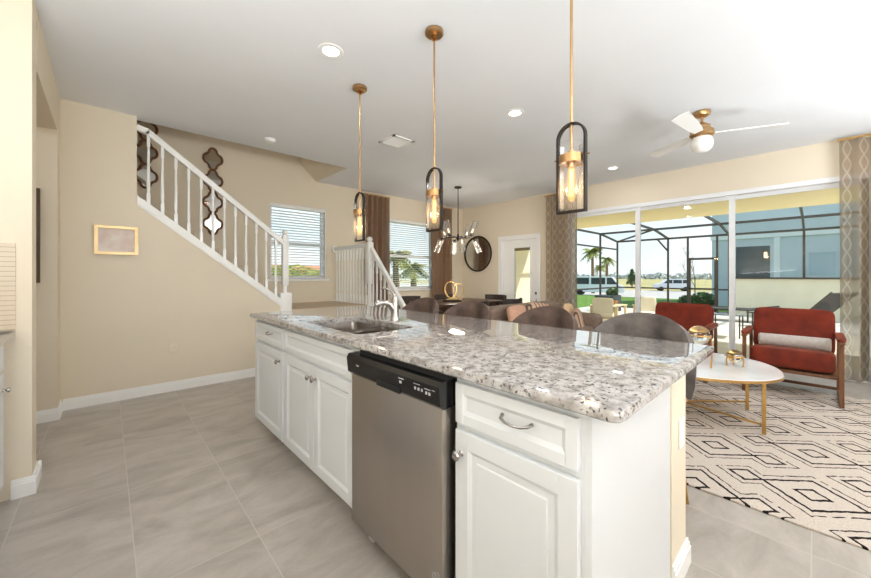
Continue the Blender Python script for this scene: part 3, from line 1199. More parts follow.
# fence and house beyond the back windows
b = thing('picket_fence', 'low pale fence beyond the palms outside the dining window', 'fence', (20, 32, ground(20)))
MB().box(-22, 10, -0.03, 0.03, 0.9, 1.0).box(-22, 10, -0.03, 0.03, 0.25, 0.33).build('rail', M['whitestucco'], b, smooth=False)
pk = MB()
for i in range(107):
    xx = -22 + 0.3 * i
    pk.box(xx - 0.03, xx + 0.03, -0.05, -0.02, 0, 1.15)
pk.build('pickets', M['whitestucco'], b, smooth=False)['kind'] = 'stuff'
x, y = along(288, 34)
hs = thing('distant_house', 'small pale house with terracotta roof seen through the stair window', 'building', (x, y, ground(x)))
MB().box(-3, 3, -2, 2, 0, 1.5).build('wall', M['cream'], hs, smooth=False)
MB().prism([(-2.4, 1.45), (2.4, 1.45), (0, 2.3)], 0, -3.3, 3.3).build('roof', M['rust_roof'], hs, smooth=False)

# patio furniture


def patio_chair(label, loc, rz):
    t = thing('patio_armchair', label, 'armchair', loc, rz, 'ivory patio armchairs')
    for sy in (-0.32, 0.32):
        for sx in (-0.32, 0.28):
            MB().box(sx - 0.03, sx + 0.03, sy - 0.02, sy + 0.02, 0, 0.60, 0.004).build('leg', M['patiowood'], t)
        MB().box(-0.38, 0.32, sy - 0.045, sy + 0.045, 0.60, 0.63, 0.006).build('armrest', M['patiowood'], t)
    MB().box(-0.34, 0.30, -0.3, 0.3, 0.24, 0.29, 0.005).build('seat_frame', M['patiowood'], t)
    MB().cushion((-0.02, 0, 0.36), (0.32, 0.29, 0.075), 0.3).build('seat_cushion', M['patiocushion'], t)
    MB().cushion((0.26, 0, 0.62), (0.07, 0.29, 0.26), 0.3, rot=Matrix.Rotation(R(14), 3, 'Y')).build('back_cushion', M['patiocushion'], t)
    return t


ax, ay = along(603, 8.6)
p1 = patio_chair('ivory cushioned patio armchair beside the dark planter', (ax, ay, -0.03), R(200))
p1.scale = (0.8, 0.8, 0.8)
ax, ay = along(648, 8.6)
dup(p1, (ax, ay, -0.03), R(30), 'ivory cushioned patio armchair directly behind the left red armchair')
ax, ay = along(611, 9.6)
t = thing('patio_table', 'low pale slatted patio table with amber bowl', 'table', (ax, ay, -0.03))
tb = MB()
for i in range(6):
    tb.box(-0.35, 0.35, -0.30 + i * 0.102, -0.21 + i * 0.102, 0.42, 0.445)
tb.build('tabletop', M['patiowood'], t, smooth=False)
for sx in (-0.3, 0.3):
    for sy in (-0.26, 0.26):
        MB().box(sx - 0.025, sx + 0.025, sy - 0.025, sy + 0.025, 0, 0.42).build('leg', M['patiowood'], t, smooth=False)
o = MB().lathe([(0.0, 0), (0.09, 0.0), (0.17, 0.07), (0.185, 0.10), (0.17, 0.10), (0.09, 0.02), (0, 0.02)]).build('bowl', M['pole_orange'])
o.location = (ax, ay, 0.416)
tag(o, 'amber bowl on the low patio table', 'bowl')
ax, ay = along(608, 12.2)
t = thing('patio_planter', 'dark square planter box with a small green plant on the patio', 'planter', (ax, ay, -0.03))
MB().box(-0.38, 0.38, -0.3, 0.3, 0, 0.55, 0.02).build('box', M['darkbox'], t)
fb = MB()
leaf_blob(fb, (0.15, -0.1, 0.66), (0.2, 0.2, 0.14), 120, 0.06, random.Random(4))
fb.build('plant', M['leaf'], t, smooth=False, recalc=False)


def sling(label, loc, rz, up=0.62):
    t = thing('patio_lounger', label, 'lounger', loc, rz, 'charcoal patio loungers')
    w = 0.30
    MB().obox((-0.9, 0, 0.32), (0.25, 0, 0.32), 2 * w - 0.04, 0.02).build('seat_sling', M['sling'], t, smooth=False)
    MB().obox((0.25, 0, 0.32), (0.80, 0, 0.32 + up), 2 * w - 0.04, 0.02).build('back_sling', M['sling'], t, smooth=False)
    for sy in (-w, w):
        MB().tube([(-0.95, sy, 0.32), (0.25, sy, 0.32), (0.82, sy, 0.34 + up)], 0.018, 8).build('side_rail', M['cage'], t)
        for sx in (-0.8, 0.2):
            MB().cyl((sx, sy, 0), (sx, sy, 0.32), 0.016, seg=8).build('leg', M['cage'], t)
    return t


ax, ay = along(800, 7.9)
s1 = sling('charcoal sling lounger with raised back behind the right red armchair', (ax, ay, -0.03), R(-128), 0.56)
ax, ay = along(738, 9.6)
sling('charcoal sling lounger lying flat before the cream wall, between the red armchairs', (ax, ay, -0.03), R(-85), 0.08)
ax, ay = along(727, 7.2)
t = thing('patio_side_table', 'small glass-topped patio side table seen between the red armchairs', 'side table', (ax, ay, -0.03))
MB().box(-0.25, 0.25, -0.25, 0.25, 0.44, 0.455, 0.004).build('tabletop', base_mat('smoked_glass', (120, 128, 132), 0.08), t)
for sx in (-0.22, 0.22):
    for sy in (-0.22, 0.22):
        MB().cyl((sx, sy, 0), (sx, sy, 0.44), 0.012, seg=8).build('leg', M['cage'], t)

# ================================================================== STAIR RAILINGS
BAL = [(0.014, 0), (0.014, 0.14), (0.019, 0.16), (0.012, 0.19), (0.017, 0.30), (0.012, 0.62), (0.012, 0.80)]


def baluster(x, y, z0, z1, parent):
    h_ = z1 - z0
    b_ = MB()
    b_.box(x - 0.015, x + 0.015, y - 0.015, y + 0.015, z0, z0 + h_ * 0.16)
    b_.lathe([(0.015, 0), (0.011, 0.02), (0.0155, 0.06), (0.0155, h_ * 0.12), (0.0105, h_ * 0.55), (0.0095, h_ * 0.66)], (x, y, z0 + h_ * 0.16), 10)
    b_.box(x - 0.013, x + 0.013, y - 0.013, y + 0.013, z0 + h_ * 0.80, z1)
    return b_.build('baluster', M['trim'], parent)


def newel(x, y, z0, z1, parent, w=0.045):
    h_ = z1 - z0
    b_ = MB()
    b_.box(x - w, x + w, y - w, y + w, z0, z0 + h_ * 0.30, 0.004)
    b_.lathe([(w * 0.9, 0), (w * 0.95, 0.02), (w * 0.5, 0.05), (w * 0.75, 0.10), (w * 0.5, h_ * 0.30)], (x, y, z0 + h_ * 0.30), 16)
    b_.box(x - w * 0.8, x + w * 0.8, y - w * 0.8, y + w * 0.8, z0 + h_ * 0.60, z1 - 0.09, 0.006)
    b_.lathe([(w * 0.8, 0), (w * 0.5, 0.02), (w * 0.85, 0.045), (w * 0.7, 0.075), (0, 0.095)], (x, y, z1 - 0.095), 16)
    return b_.build('newel_post', M['trim'], parent)


YR = 4.64
sr = thing('stair_railing', 'white railing sloping down the beige stair wall', 'railing', (0, YR, 0))
RZ = lambda x: 2.66 - 0.776 * (x - 0.32)      # rail centre
b = MB().obox((0.30, 0, RZ(0.30)), (1.67, 0, RZ(1.67)), 0.055, 0.055)
b.obox((0.217, 0, RZ(0.30) + 0.02), (0.315, 0, RZ(0.30) - 0.005), 0.055, 0.055)
b.build('handrail', M['trim'], sr, smooth=False)
for i in range(12):
    x = 0.31 + i * 0.1135
    if x > 1.60:
        break
    baluster(x, 0, zt(x) - 0.01, RZ(x), sr)
newel(1.675, 0, 0.0, 1.80, sr)
MB().box(1.60, 1.74, -0.06, 0.06, 0.0, 0.985, 0.003).build('newel_base', M['trim'], sr)

lr = thing('landing_railing', 'white railing around the stair landing and down the lower flight', 'railing', (2.915, 4.60, 0))
newel(0, 0, 0.0, 1.80, lr, 0.055)
MB().obox((0, 0, 1.665), (0, 1.14, 1.665), 0.06, 0.055).build('handrail', M['trim'], lr, smooth=False)
MB().cyl((0, 1.10, 1.665), (0, 1.149, 1.665), 0.06).build('wall_rosette', M['trim'], lr)
for i in range(11):
    baluster(0, 0.10 + i * 0.095, LZ, 1.64, lr)
MB().box(-0.02, 0.02, 0.0, 1.149, 0.0, LZ + 0.01).build('skirt_board', M['trim'], lr, smooth=False)
MB().obox((0, -0.04, 1.62), (0, -1.0, 0.62), 0.055, 0.055).build('handrail', M['trim'], lr, smooth=False)
for i in range(9):
    yy = -0.10 - i * 0.10
    zb = max(0.0, LZ - 0.02 + yy * 0.70)
    baluster(0, yy, zb, 1.60 + yy * 1.04, lr)
MB().prism([(0, 0), (0, LZ), (-1.0, LZ - 0.70), (-1.0, 0)], 0, -0.02, 0.02).build('skirt_board', M['trim'], lr, smooth=False)


# quatrefoil mirrors
def quatrefoil(s_=1.0, n=10):
    pts = []
    r = 0.058 * s_
    d = 0.075 * s_
    for k, (cx_, cz_) in enumerate(((d, 0), (0, d), (-d, 0), (0, -d))):
        a0 = 90 * k - 82
        for i in range(n + 1):
            a = R(a0 + 164 * i / n)
            pts.append((cx_ + r * math.cos(a), cz_ + r * math.sin(a)))
        ac = R(90 * k + 45)
        pts.append((0.098 * s_ * math.cos(ac), 0.098 * s_ * math.sin(ac)))
    return pts


def mirror_strip(label, x, z0, loc_n=4):
    t = thing('wall_mirror', label, 'mirror', (x, YB, z0), 0, 'quatrefoil mirrors above the stairs')
    for k in range(loc_n):
        zc = 0.15 + 0.302 * k
        q = [(p_[0] * 0.86, p_[1] * 1.12) for p_ in quatrefoil(1.0)]
        MB().prism([(p_[0], p_[1] + zc) for p_ in q], 1, -0.012, -0.001).build('mirror_pane', M['mirror'], t, smooth=False)
        MB().tube([(p_[0], -0.014, p_[1] + zc) for p_ in q], 0.015, 8, closed=True).build('frame', noisy('carved_brown_frame', (96, 62, 40), (126, 84, 54), 20, 0.5), t)
    return t


mirror_strip('brown quatrefoil mirror strip nearest the wall edge at the top of the stairs', 0.355, 2.31)
mirror_strip('brown quatrefoil mirror strip halfway down the stairs, lower of the pair', 1.085, 1.78)

# ================================================================== WALL THINGS
t = thing('picture_frame', 'gold framed landscape print on the beige stair wall', 'picture', (0.068, YS, 1.41))
fr = MB()
w2, hh = 0.158, 0.275
for (a, b_, z0, z1) in ((-w2, -w2 + 0.028, 0.0281, hh - 0.0281), (w2 - 0.028, w2, 0.0281, hh - 0.0281), (-w2, w2, 0, 0.028), (-w2, w2, hh - 0.028, hh)):
    fr.box(a, b_, -0.028, -0.002, z0, z1)
fr.build('frame', M['champagne'], t)
MB().box(-w2 + 0.01, w2 - 0.01, -0.012, -0.004, 0.01, hh - 0.01).build('print', M['photo'], t, smooth=False)

t = thing('hallway_picture', 'tall dark framed canvas on the hallway wall at the left opening', 'picture', (-0.75, 4.33, 1.15))
MB().box(-0.37, 0.35, -0.035, -0.002, 0, 0.77, 0.004).build('frame', M['artdark'], t)
MB().box(-0.34, 0.32, -0.038, -0.03, 0.03, 0.74).build('canvas', M['artdark'], t, smooth=False)


def plate(label, loc, rz, mt_='white'):
    t = thing('outlet', label, 'outlet', loc, rz)
    MB().box(-0.036, 0.036, -0.007, -0.0005, -0.058, 0.058, 0.002).build('cover_plate', M[mt_], t)
    s_ = MB()
    for z in (-0.025, 0.025):
        s_.box(-0.017, 0.017, -0.009, -0.006, z - 0.015, z + 0.015, 0.002)
    s_.build('socket', M[mt_], t)


plate('beige wall outlet low on the stair wall below the picture', (0.515, YS, 0.437), 0, 'beigeplate')
plate('white outlet on the beige end of the island under the counter', (1.705, PY0, 0.575), 0)

t = thing('round_mirror', 'round dark framed mirror on the wall left of the glazed door', 'mirror', (XR, 5.27, 1.70))
mt = Matrix.Rotation(R(90), 4, 'Y')
MB().lathe([(0, -0.012), (0.385, -0.012), (0.385, -0.004), (0, -0.004)], (0, 0, 0), 48, mt).build('mirror_pane', M['mirror'], t)
MB().tube([(-0.02, 0.395 * math.cos(a * PI / 24), 0.395 * math.sin(a * PI / 24)) for a in range(48)], 0.017, 8, closed=True).build('frame', M['bronze'], t)

# ceiling fittings ---------------------------------------------------


def can(loc, label, seen=True):
    t = thing('ceiling_light', label, 'ceiling light', loc, 0, 'recessed ceiling lights')
    MB().lathe([(0.055, -0.001), (0.060, -0.006), (0.085, -0.004), (0.088, 0.0)], (0, 0, 0), 32).build('trim_ring', M['white'], t)
    MB().lathe([(0, -0.003), (0.056, -0.002)], (0, 0, 0), 32).build('lens', M['canlight'], t)
    L = bpy.data.lights.new('lamp', 'AREA')
    L.shape = 'DISK'
    L.size = 0.13
    L.energy = CAN_W
    L.color = (0.97, 0.985, 1.0)
    lo = bpy.data.objects.new('lamp', L)
    COL.objects.link(lo)
    lo.parent = t
    lo.location = (0, 0, -0.012)
    return t


can((1.153, 2.32, ZC), 'recessed ceiling light above the sink end of the island, left of the middle pendant')
can((2.906, 1.987, ZC), 'recessed ceiling light between the middle and right pendants')
can((5.456, 2.025, ZC), 'recessed ceiling light nearest the sliding doors, left of the fan')
for i, (x, y) in enumerate(((1.153, -0.9), (2.906, -0.9), (5.456, -0.9), (-0.35, 1.6), (-0.35, -0.9), (1.153, -2.6), (2.906, -2.6), (-1.2, 3.7))):  # unseen lights behind the photographer are added to brighten the cabinet fronts
    can((x, y, ZC), 'added unseen recessed ceiling light behind the photographer' if i < 7 else 'recessed ceiling light in the side hallway')
can((1.6, 5.2, 5.4), 'added unseen ceiling light at the top of the stairwell')  # out of view, added to light the stairwell
can((8.3, 1.70, 2.52), 'recessed light in the cream patio ceiling, seen through the middle glass panel')
can((8.3, -2.2, 2.52), 'recessed light in the cream patio ceiling beyond the right curtain')

t = thing('smoke_detector', 'white smoke detector on the ceiling near the stair opening', 'smoke detector', (1.383, 4.30, ZC))
MB().lathe([(0.062, 0), (0.062, -0.015), (0.05, -0.034), (0.03, -0.04), (0, -0.04)]).build('body', M['white'], t)
t = thing('ceiling_vent', 'white square air vent in the ceiling beyond the first pendant', 'vent', (2.50, 3.36, ZC), R(0))
b = MB()
b.box(-0.15, 0.15, -0.15, -0.12, -0.012, 0).box(-0.15, 0.15, 0.12, 0.15, -0.012, 0).box(-0.15, -0.12, -0.15, 0.15, -0.012, 0).box(0.12, 0.15, -0.15, 0.15, -0.012, 0)
b.build('frame', M['white'], t, smooth=False)
b = MB()
for i in range(9):
    y = -0.108 + i * 0.027
    b.obox((-0.12, y, -0.006), (0.12, y, -0.006), 0.018, 0.0025, (0, 0.5, 1))
b.build('louvres', M['white'], t, smooth=False)

# pendants ------------------------------------------------------------


def pendant(label, loc):
    t = thing('pendant_light', label, 'pendant light', loc, 0, 'brass pendants over the island')
    Z = lambda z: z - ZC
    MB().lathe([(0, 0), (0.058, 0), (0.060, -0.006), (0.060, -0.022), (0.052, -0.028), (0, -0.028)]).build('canopy', M['brass'], t)
    MB().cyl((0, 0, -0.02), (0, 0, Z(1.775)), 0.0065, seg=12).build('rod', M['brass'], t)
    MB().lathe([(0.02, -0.055), (0.012, -0.028), (0.0, -0.028)]).build('stem_cap', M['brass'], t)
    # arch frame of flat bar in the YZ plane
    w, zb, zs = 0.069, Z(1.497), Z(1.838)
    path = [(-w, zb), (-w, zs)] + [(-w * math.cos(PI * k / 16), zs + w * math.sin(PI * k / 16)) for k in range(1, 16)] + [(w, zs), (w, zb)]
    n = len(path)
    b_ = MB()
    cyy, czz = 0.0, (zb + zs) / 2
    outer, inner = [], []
    for (y, z) in path:
        outer.append((y, z))
        if z <= zs + 1e-6:
            inner.append((y - math.copysign(0.009, y), max(z, zb + 0.011)))
        else:
            r_ = (w - 0.009) / w
            inner.append((y * r_, zs + (z - zs) * r_))
    A = [[b_.bm.verts.new((x, p_[0], p_[1])) for p_ in outer] for x in (-0.011, 0.011)]
    B = [[b_.bm.verts.new((x, p_[0], p_[1])) for p_ in inner] for x in (-0.011, 0.011)]
    for i in range(n):
        j = (i + 1) % n
        b_.bm.faces.new((A[0][i], A[0][j], A[1][j], A[1][i]))
        b_.bm.faces.new((B[0][j], B[0][i], B[1][i], B[1][j]))
        b_.bm.faces.new((A[0][j], A[0][i], B[0][i], B[0][j]))
        b_.bm.faces.new((A[1][i], A[1][j], B[1][j], B[1][i]))
    b_.build('arch_frame', M['bronze'], t, smooth=False)
    MB().lathe([(0.0525, Z(1.72)), (0.0545, Z(1.72)), (0.0545, Z(1.758)), (0.0525, Z(1.758)), (0.0525, Z(1.72))], (0, 0, 0), 32).build('collar', M['brass'], t)
    pin = MB().cyl((0, -0.083, Z(1.75)), (0, 0.083, Z(1.75)), 0.0035, seg=8)
    pin.build('pin', M['brass'], t)
    MB().lathe([(0.050, Z(1.520)), (0.051, Z(1.520)), (0.051, Z(1.815)), (0.050, Z(1.815))], (0, 0, 0), 36).build('glass_shade', M['lampglass'], t)
    MB().lathe([(0.0, Z(1.78)), (0.016, Z(1.778)), (0.018, Z(1.72)), (0.014, Z(1.705)), (0, Z(1.705))], (0, 0, 0), 20).build('socket', M['brass'], t)
    bl = MB().lathe([(0.012, Z(1.705)), (0.016, Z(1.69)), (0.0165, Z(1.57)), (0.010, Z(1.552)), (0, Z(1.548))], (0, 0, 0), 20)
    bo = bl.build('bulb', pendant.glow, t)
    fl = MB()
    for k in range(4):
        a = k * PI / 2
        fl.cyl((0.006 * math.cos(a), 0.006 * math.sin(a), Z(1.695)), (0.008 * math.cos(a + .5), 0.008 * math.sin(a + .5), Z(1.575)), 0.0018, seg=6)
    fl.build('filament', M['filament'], bo)
    return t


def add_bulb_light(t, dz):
    L = bpy.data.lights.new('bulb_lamp', 'POINT')
    L.energy = 3
    L.color = (1.0, 0.72, 0.42)
    L.shadow_soft_size = 0.03
    lo = bpy.data.objects.new('bulb_lamp', L)
    COL.objects.link(lo)
    lo.parent = t
    lo.location = (0, 0, dz)


def glow_mat():
    m = bpy.data.materials.new('amber_bulb_glass')
    m.use_nodes = True
    nt = m.node_tree
    nt.nodes.clear()
    out = nt.nodes.new('ShaderNodeOutputMaterial')
    tp = nt.nodes.new('ShaderNodeBsdfTransparent')
    tp.inputs[0].default_value = (1, 0.86, 0.66, 1)
    em = nt.nodes.new('ShaderNodeEmission')
    em.inputs[0].default_value = (1.0, 0.50, 0.16, 1)
    em.inputs[1].default_value = 1.6
    mx = nt.nodes.new('ShaderNodeMixShader')
    mx.inputs[0].default_value = 0.4
    nt.links.new(tp.outputs[0], mx.inputs[1])
    nt.links.new(em.outputs[0], mx.inputs[2])
    nt.links.new(mx.outputs[0], out.inputs[0])
    return m


pendant.glow = glow_mat()
pend = pendant('farthest brass pendant light, nearest the staircase', (1.552, 2.60, ZC))
pend2 = dup(pend, (1.548, 1.675, ZC), 0, 'middle brass arch-framed pendant light over the island')
pend3 = dup(pend, (1.55, 0.756, ZC), 0, 'nearest and largest-looking brass pendant at the right end of the island')
for q in (pend, pend2, pend3):
    add_bulb_light(q, 1.62 - ZC)

# ceiling fan -----------------------------------------------------------
t = thing('ceiling_fan', 'brass ceiling fan with white blades and opal globe', 'ceiling fan', (4.21, 0.744, ZC))
MB().lathe([(0, 0), (0.07, 0), (0.072, -0.012), (0.06, -0.04), (0.03, -0.055), (0, -0.055)]).build('canopy', M['brass'], t)
MB().cyl((0, 0, -0.05), (0, 0, -0.14), 0.012, seg=12).build('downrod', M['brass'], t)
MB().lathe([(0.012, -0.10), (0.05, -0.125), (0.07, -0.14), (0.07, -0.17), (0.095, -0.185), (0.10, -0.225), (0.085, -0.245), (0.075, -0.25), (0, -0.25)]).build('motor_housing', M['brass'], t)
MB().lathe([(0.075, -0.25), (0.088, -0.28), (0.092, -0.315), (0.08, -0.355), (0.05, -0.385), (0, -0.395)]).build('globe', M['globe'], t)
for k, a in enumerate((R(176), R(296), R(56))):
    b = MB()
    pts = [(0.09, -0.035), (0.20, -0.05), (0.62, -0.068), (0.64, 0.0), (0.62, 0.068), (0.20, 0.05), (0.09, 0.035)]
    b.prism(pts, 2, -0.004, 0.004)
    mt = Matrix.Rotation(a, 4, 'Z') @ Matrix.Translation((0, 0, -0.215)) @ Matrix.Rotation(R(13), 4, 'X')
    b.xform(mt)
    b.build('blade', M['white'], t, smooth=False)

# chandelier --------------------------------------------------------------
t = thing('chandelier', 'bronze chandelier with tilted glass cylinder shades over the dining table', 'chandelier', (4.60, 4.35, ZC))
MB().lathe([(0, 0), (0.065, 0), (0.065, -0.02), (0.02, -0.03), (0, -0.03)]).build('canopy', M['bronze'], t)
MB().cyl((0, 0, -0.02), (0, 0, -0.98), 0.008, seg=10).build('stem', M['bronze'], t)
MB().lathe([(0, -0.84), (0.016, -0.85), (0.02, -0.90), (0.03, -0.93), (0.02, -0.96), (0, -0.97)]).build('hub', M['bronze'], t)
for k in range(8):
    a = R(45 * k + 10)
    upw = k % 2 == 0
    d = Vector((math.cos(a), math.sin(a), 0))
    e0 = Vector((0, 0, -0.90))
    rad = 0.27 if upw else 0.30
    e1 = e0 + d * rad + Vector((0, 0, 0.02 if upw else -0.04))
    MB().tube([e0, e0 + d * rad * 0.6, e1], 0.006, 8).build('arm', M['bronze'], t)
    ax_ = (Vector((0, 0, 1)) * (1 if upw else -1) + d * 0.42).normalized()
    q = ax_.to_track_quat('Z', 'Y').to_matrix().to_4x4()
    MB().lathe([(0.0, -0.02), (0.024, -0.02), (0.024, 0.035), (0, 0.035)], e1, 14, q).build('socket', M['bronze'], t)
    s_ = MB().lathe([(0.0, 0.0), (0.046, 0.0), (0.048, 0.004), (0.048, 0.25), (0.046, 0.25)], e1, 20, q)
    s_.build('glass_shade', M['shadeglass'], t)
    MB().lathe([(0, 0.035), (0.010, 0.04), (0.014, 0.07), (0.008, 0.11), (0, 0.115)], e1, 12, q).build('bulb', M['bulb'], t)

L = bpy.data.lights.new('chandelier_fill', 'POINT')  # added fill light below the fitting, brightens the dining corner
L.energy = 24
L.color = (1.0, 0.9, 0.76)
L.shadow_soft_size = 0.14
lo = bpy.data.objects.new('chandelier_fill', L)
COL.objects.link(lo)
lo.parent = t
lo.location = (0, 0, -1.3)
# ================================================================== CURTAINS


def curtain(label, p0, p1, z0, z1, mat, folds, seed, rod_ext=(0.02, 0.02), wall_n=(0, -1)):
    p0, p1 = Vector((*p0, 0)), Vector((*p1, 0))
    d = p1 - p0
    L = d.length
    u = d.normalized()
    n_ = Vector((*wall_n, 0))
    t = thing('curtain', label, 'curtain', ((p0 + p1) / 2 + Vector((0, 0, z0))), 0, 'patterned floor length curtains')
    c0 = (p0 + p1) / 2
    b_ = MB()
    rnd = random.Random(seed)
    ph = [rnd.uniform(-0.5, 0.5) for _ in range(20)]
    nu, nz = folds * 10, 24
    V = []
    for j in range(nz + 1):
        v = j / nz
        row = []
        for i in range(nu + 1):
            s_ = i / nu
            amp = 0.065 * (0.75 + 0.35 * (1 - v)) * (0.8 + 0.3 * math.sin(s_ * 9 + seed))
            off = amp * math.sin(2 * PI * folds * s_ + 0.5 * math.sin(v * 2.2 + seed) + 0.5 * math.sin(s_ * 7))
            lat = 0.012 * math.sin(v * 3 + i * 0.3)
            p = p0 - c0 + u * (s_ * L + lat * (1 - v)) + n_ * off + Vector((0, 0, v * (z1 - z0)))
            row.append(b_.bm.verts.new(p))
        V.append(row)
    for a, c_ in zip(V, V[1:]):
        for i in range(nu):
            b_.bm.faces.new((a[i], a[i + 1], c_[i + 1], c_[i]))
    b_.build('cloth', mat, t, angle=180, recalc=False)
    zz = z1 - z0 + 0.012
    a = p0 - c0 - u * rod_ext[0] + Vector((0, 0, zz))
    c_ = p1 - c0 + u * rod_ext[1] + Vector((0, 0, zz))
    rb = MB().obox(a, c_, 0.022, 0.022)
    rb.build('rod', M['gold'], t, smooth=False)
    br = MB()
    for q in (a.lerp(c_, 0.15), a.lerp(c_, 0.85)):
        br.obox(q, q - n_ * 0.085, 0.014, 0.014)
    br.build('bracket', M['gold'], t, smooth=False)
    return t


curtain('brown curtain left of the dining window, beside the landing railing', (3.48, YB - 0.11), (4.02, YB - 0.11), 0.03, 2.70, M['curtain_x'], 5, 1)
curtain('brown curtain right of the dining window, behind the middle pendant', (5.12, YB - 0.11), (5.76, YB - 0.11), 0.03, 2.70, M['curtain_x'], 5, 2)
curtain('patterned curtain left of the sliding doors, beside the glazed door', (XR - 0.12, 3.50), (XR - 0.12, 2.88), 0.03, 2.70, M['curtain_y'], 5, 3, wall_n=(-1, 0))
curtain('patterned curtain at the right edge of the sliding doors', (XR - 0.12, -0.19), (XR - 0.12, -0.80), 0.03, 2.74, M['curtain_y'], 5, 4, wall_n=(-1, 0))

# ================================================================== ISLAND
FX = 0.865        # face frame
DX = 0.845        # door face
CB0, CB1 = 0.10, 0.884


def shaker(t, name, ya, yb, za, zb, rail=0.055, mat=None):
    """raised frame front with recessed centre panel; local frame = world minus thing loc"""
    b_ = MB()
    x0, x1 = DX - t.location.x, FX - t.location.x - 0.0005
    ya, yb = ya - t.location.y, yb - t.location.y
    b_.box(x0 + 0.009, x1, ya + 0.004, yb - 0.004, za + 0.004, zb - 0.004)
    r_ = rail
    for (a, c_, z0, z1) in ((ya, ya + r_, za, zb), (yb - r_, yb, za, zb), (ya + r_, yb - r_, za, za + r_), (ya + r_, yb - r_, zb - r_, zb)):
        b_.box(x0, x1, a, c_, z0, z1, 0.0018, 1)
    # inner sloping bead
    yi0, yi1, zi0, zi1 = ya + r_, yb - r_, za + r_, zb - r_
    w = 0.012
    O = [(yi0, zi0), (yi1, zi0), (yi1, zi1), (yi0, zi1)]
    I = [(yi0 + w, zi0 + w), (yi1 - w, zi0 + w), (yi1 - w, zi1 - w), (yi0 + w, zi1 - w)]
    for k in range(4):
        l = (k + 1) % 4
        b_.quad((x0 + 0.002, *O[k]), (x0 + 0.002, *O[l]), (x0 + 0.0095, *I[l]), (x0 + 0.0095, *I[k]))
    # raised panel field
    g = 0.03
    if (zi1 - zi0) > 0.2:
        b_.box(x0 + 0.0055, x1, yi0 + g, yi1 - g, zi0 + g, zi1 - g, 0.0035, 1)
    return b_.build(name, mat or M['cabinet'], t, smooth=False)


def knob(parent, y, z, t):
    b_ = MB().lathe([(0.010, 0), (0.006, 0.004), (0.005, 0.014), (0.013, 0.020), (0.0155, 0.026), (0.012, 0.031), (0, 0.033)], (DX - t.location.x, y - t.location.y, z), 18,
                    Matrix.Rotation(R(-90), 4, 'Y'))
    return b_.build('knob', M['chrome'], parent)


def pull(parent, y, z, t, half=0.048):
    x, yy = DX - t.location.x, y - t.location.y
    pts = [(x + 0.001, yy - half, z + 0.004), (x - 0.016, yy - half + 0.006, z), (x - 0.024, yy - half * 0.5, z - 0.005), (x - 0.027, yy, z - 0.006),
           (x - 0.024, yy + half * 0.5, z - 0.005), (x - 0.016, yy + half - 0.006, z), (x + 0.001, yy + half, z + 0.004)]
    b_ = MB().tube(pts, [0.0058, 0.005, 0.0042, 0.004, 0.0042, 0.005, 0.0058], 10)
    return b_.build('pull_handle', M['chrome'], parent)


def cab_body(t, y0_, y1_, open_top=False):
    b_ = MB()
    lx, ly = t.location.x, t.location.y
    x0, x1 = FX - lx, PX0 - lx - 0.002
    y0_, y1_ = y0_ - ly, y1_ - ly
    b_.box(x0, x0 + 0.02, y0_, y1_, CB0, CB1 - (0.0 if not open_top else 0.0))
    b_.box(x0 + 0.0205, x1 - 0.013, y0_, y0_ + 0.016, CB0 + 0.0165, CB1).box(x0 + 0.0205, x1 - 0.013, y1_ - 0.016, y1_, CB0 + 0.0165, CB1)
    b_.box(x1 - 0.012, x1, y0_, y1_, CB0, CB1)
    b_.box(x0 + 0.0205, x1 - 0.0125, y0_, y1_, CB0, CB0 + 0.016)
    b_.box(x0 + 0.07, x1, y0_, y1_, 0, CB0 - 0.0005)
    return b_.build('carcass', M['cabinet'], t, smooth=False)


cX = 1.2
t = thing('base_cabinet', 'narrow white drawer cabinet at the far end of the island', 'cabinet', (cX, 2.675, 0), 0, 'white island base cabinets')
cab_body(t, 2.372, 2.985)
d = shaker(t, 'drawer', 2.388, 2.968, 0.725, 0.858, 0.032)
pull(d, 2.62, 0.803, t, 0.045)
d = shaker(t, 'door', 2.388, 2.968, 0.112, 0.702)
knob(d, 2.44, 0.636, t)

t = thing('sink_cabinet', 'white double-door sink cabinet left of the dishwasher', 'cabinet', (cX, 1.91, 0), 0, 'white island base cabinets')
cab_body(t, 1.443, 2.371, True)
shaker(t, 'false_drawer_front', 1.468, 2.358, 0.725, 0.858, 0.032)
d = shaker(t, 'door', 1.912, 2.358, 0.112, 0.702)
knob(d, 1.942, 0.638, t)
d = shaker(t, 'door', 1.468, 1.908, 0.112, 0.702)
knob(d, 1.878, 0.638, t)

t = thing('base_cabinet', 'white drawer cabinet at the near end of the island, right of the dishwasher', 'cabinet', (cX, 0.6, 0), 0, 'white island base cabinets')
cab_body(t, 0.385, 0.822)
d = shaker(t, 'drawer', 0.396, 0.812, 0.728, 0.860, 0.034)
pull(d, 0.572, 0.803, t, 0.050)
d = shaker(t, 'door', 0.396, 0.812, 0.112, 0.706)
knob(d, 0.786, 0.632, t)
MB().box(DX + 0.02 - cX, DX + 0.06 - cX, 0.370 - 0.6, 0.3845 - 0.6, 0.0, CB1 - 0.001).box(DX + 0.0605 - cX, PX0 - cX - 0.001, 0.377 - 0.6, 0.3845 - 0.6, 0.0, CB1 - 0.001).build('end_panel', M['cabinet'], t, smooth=False)

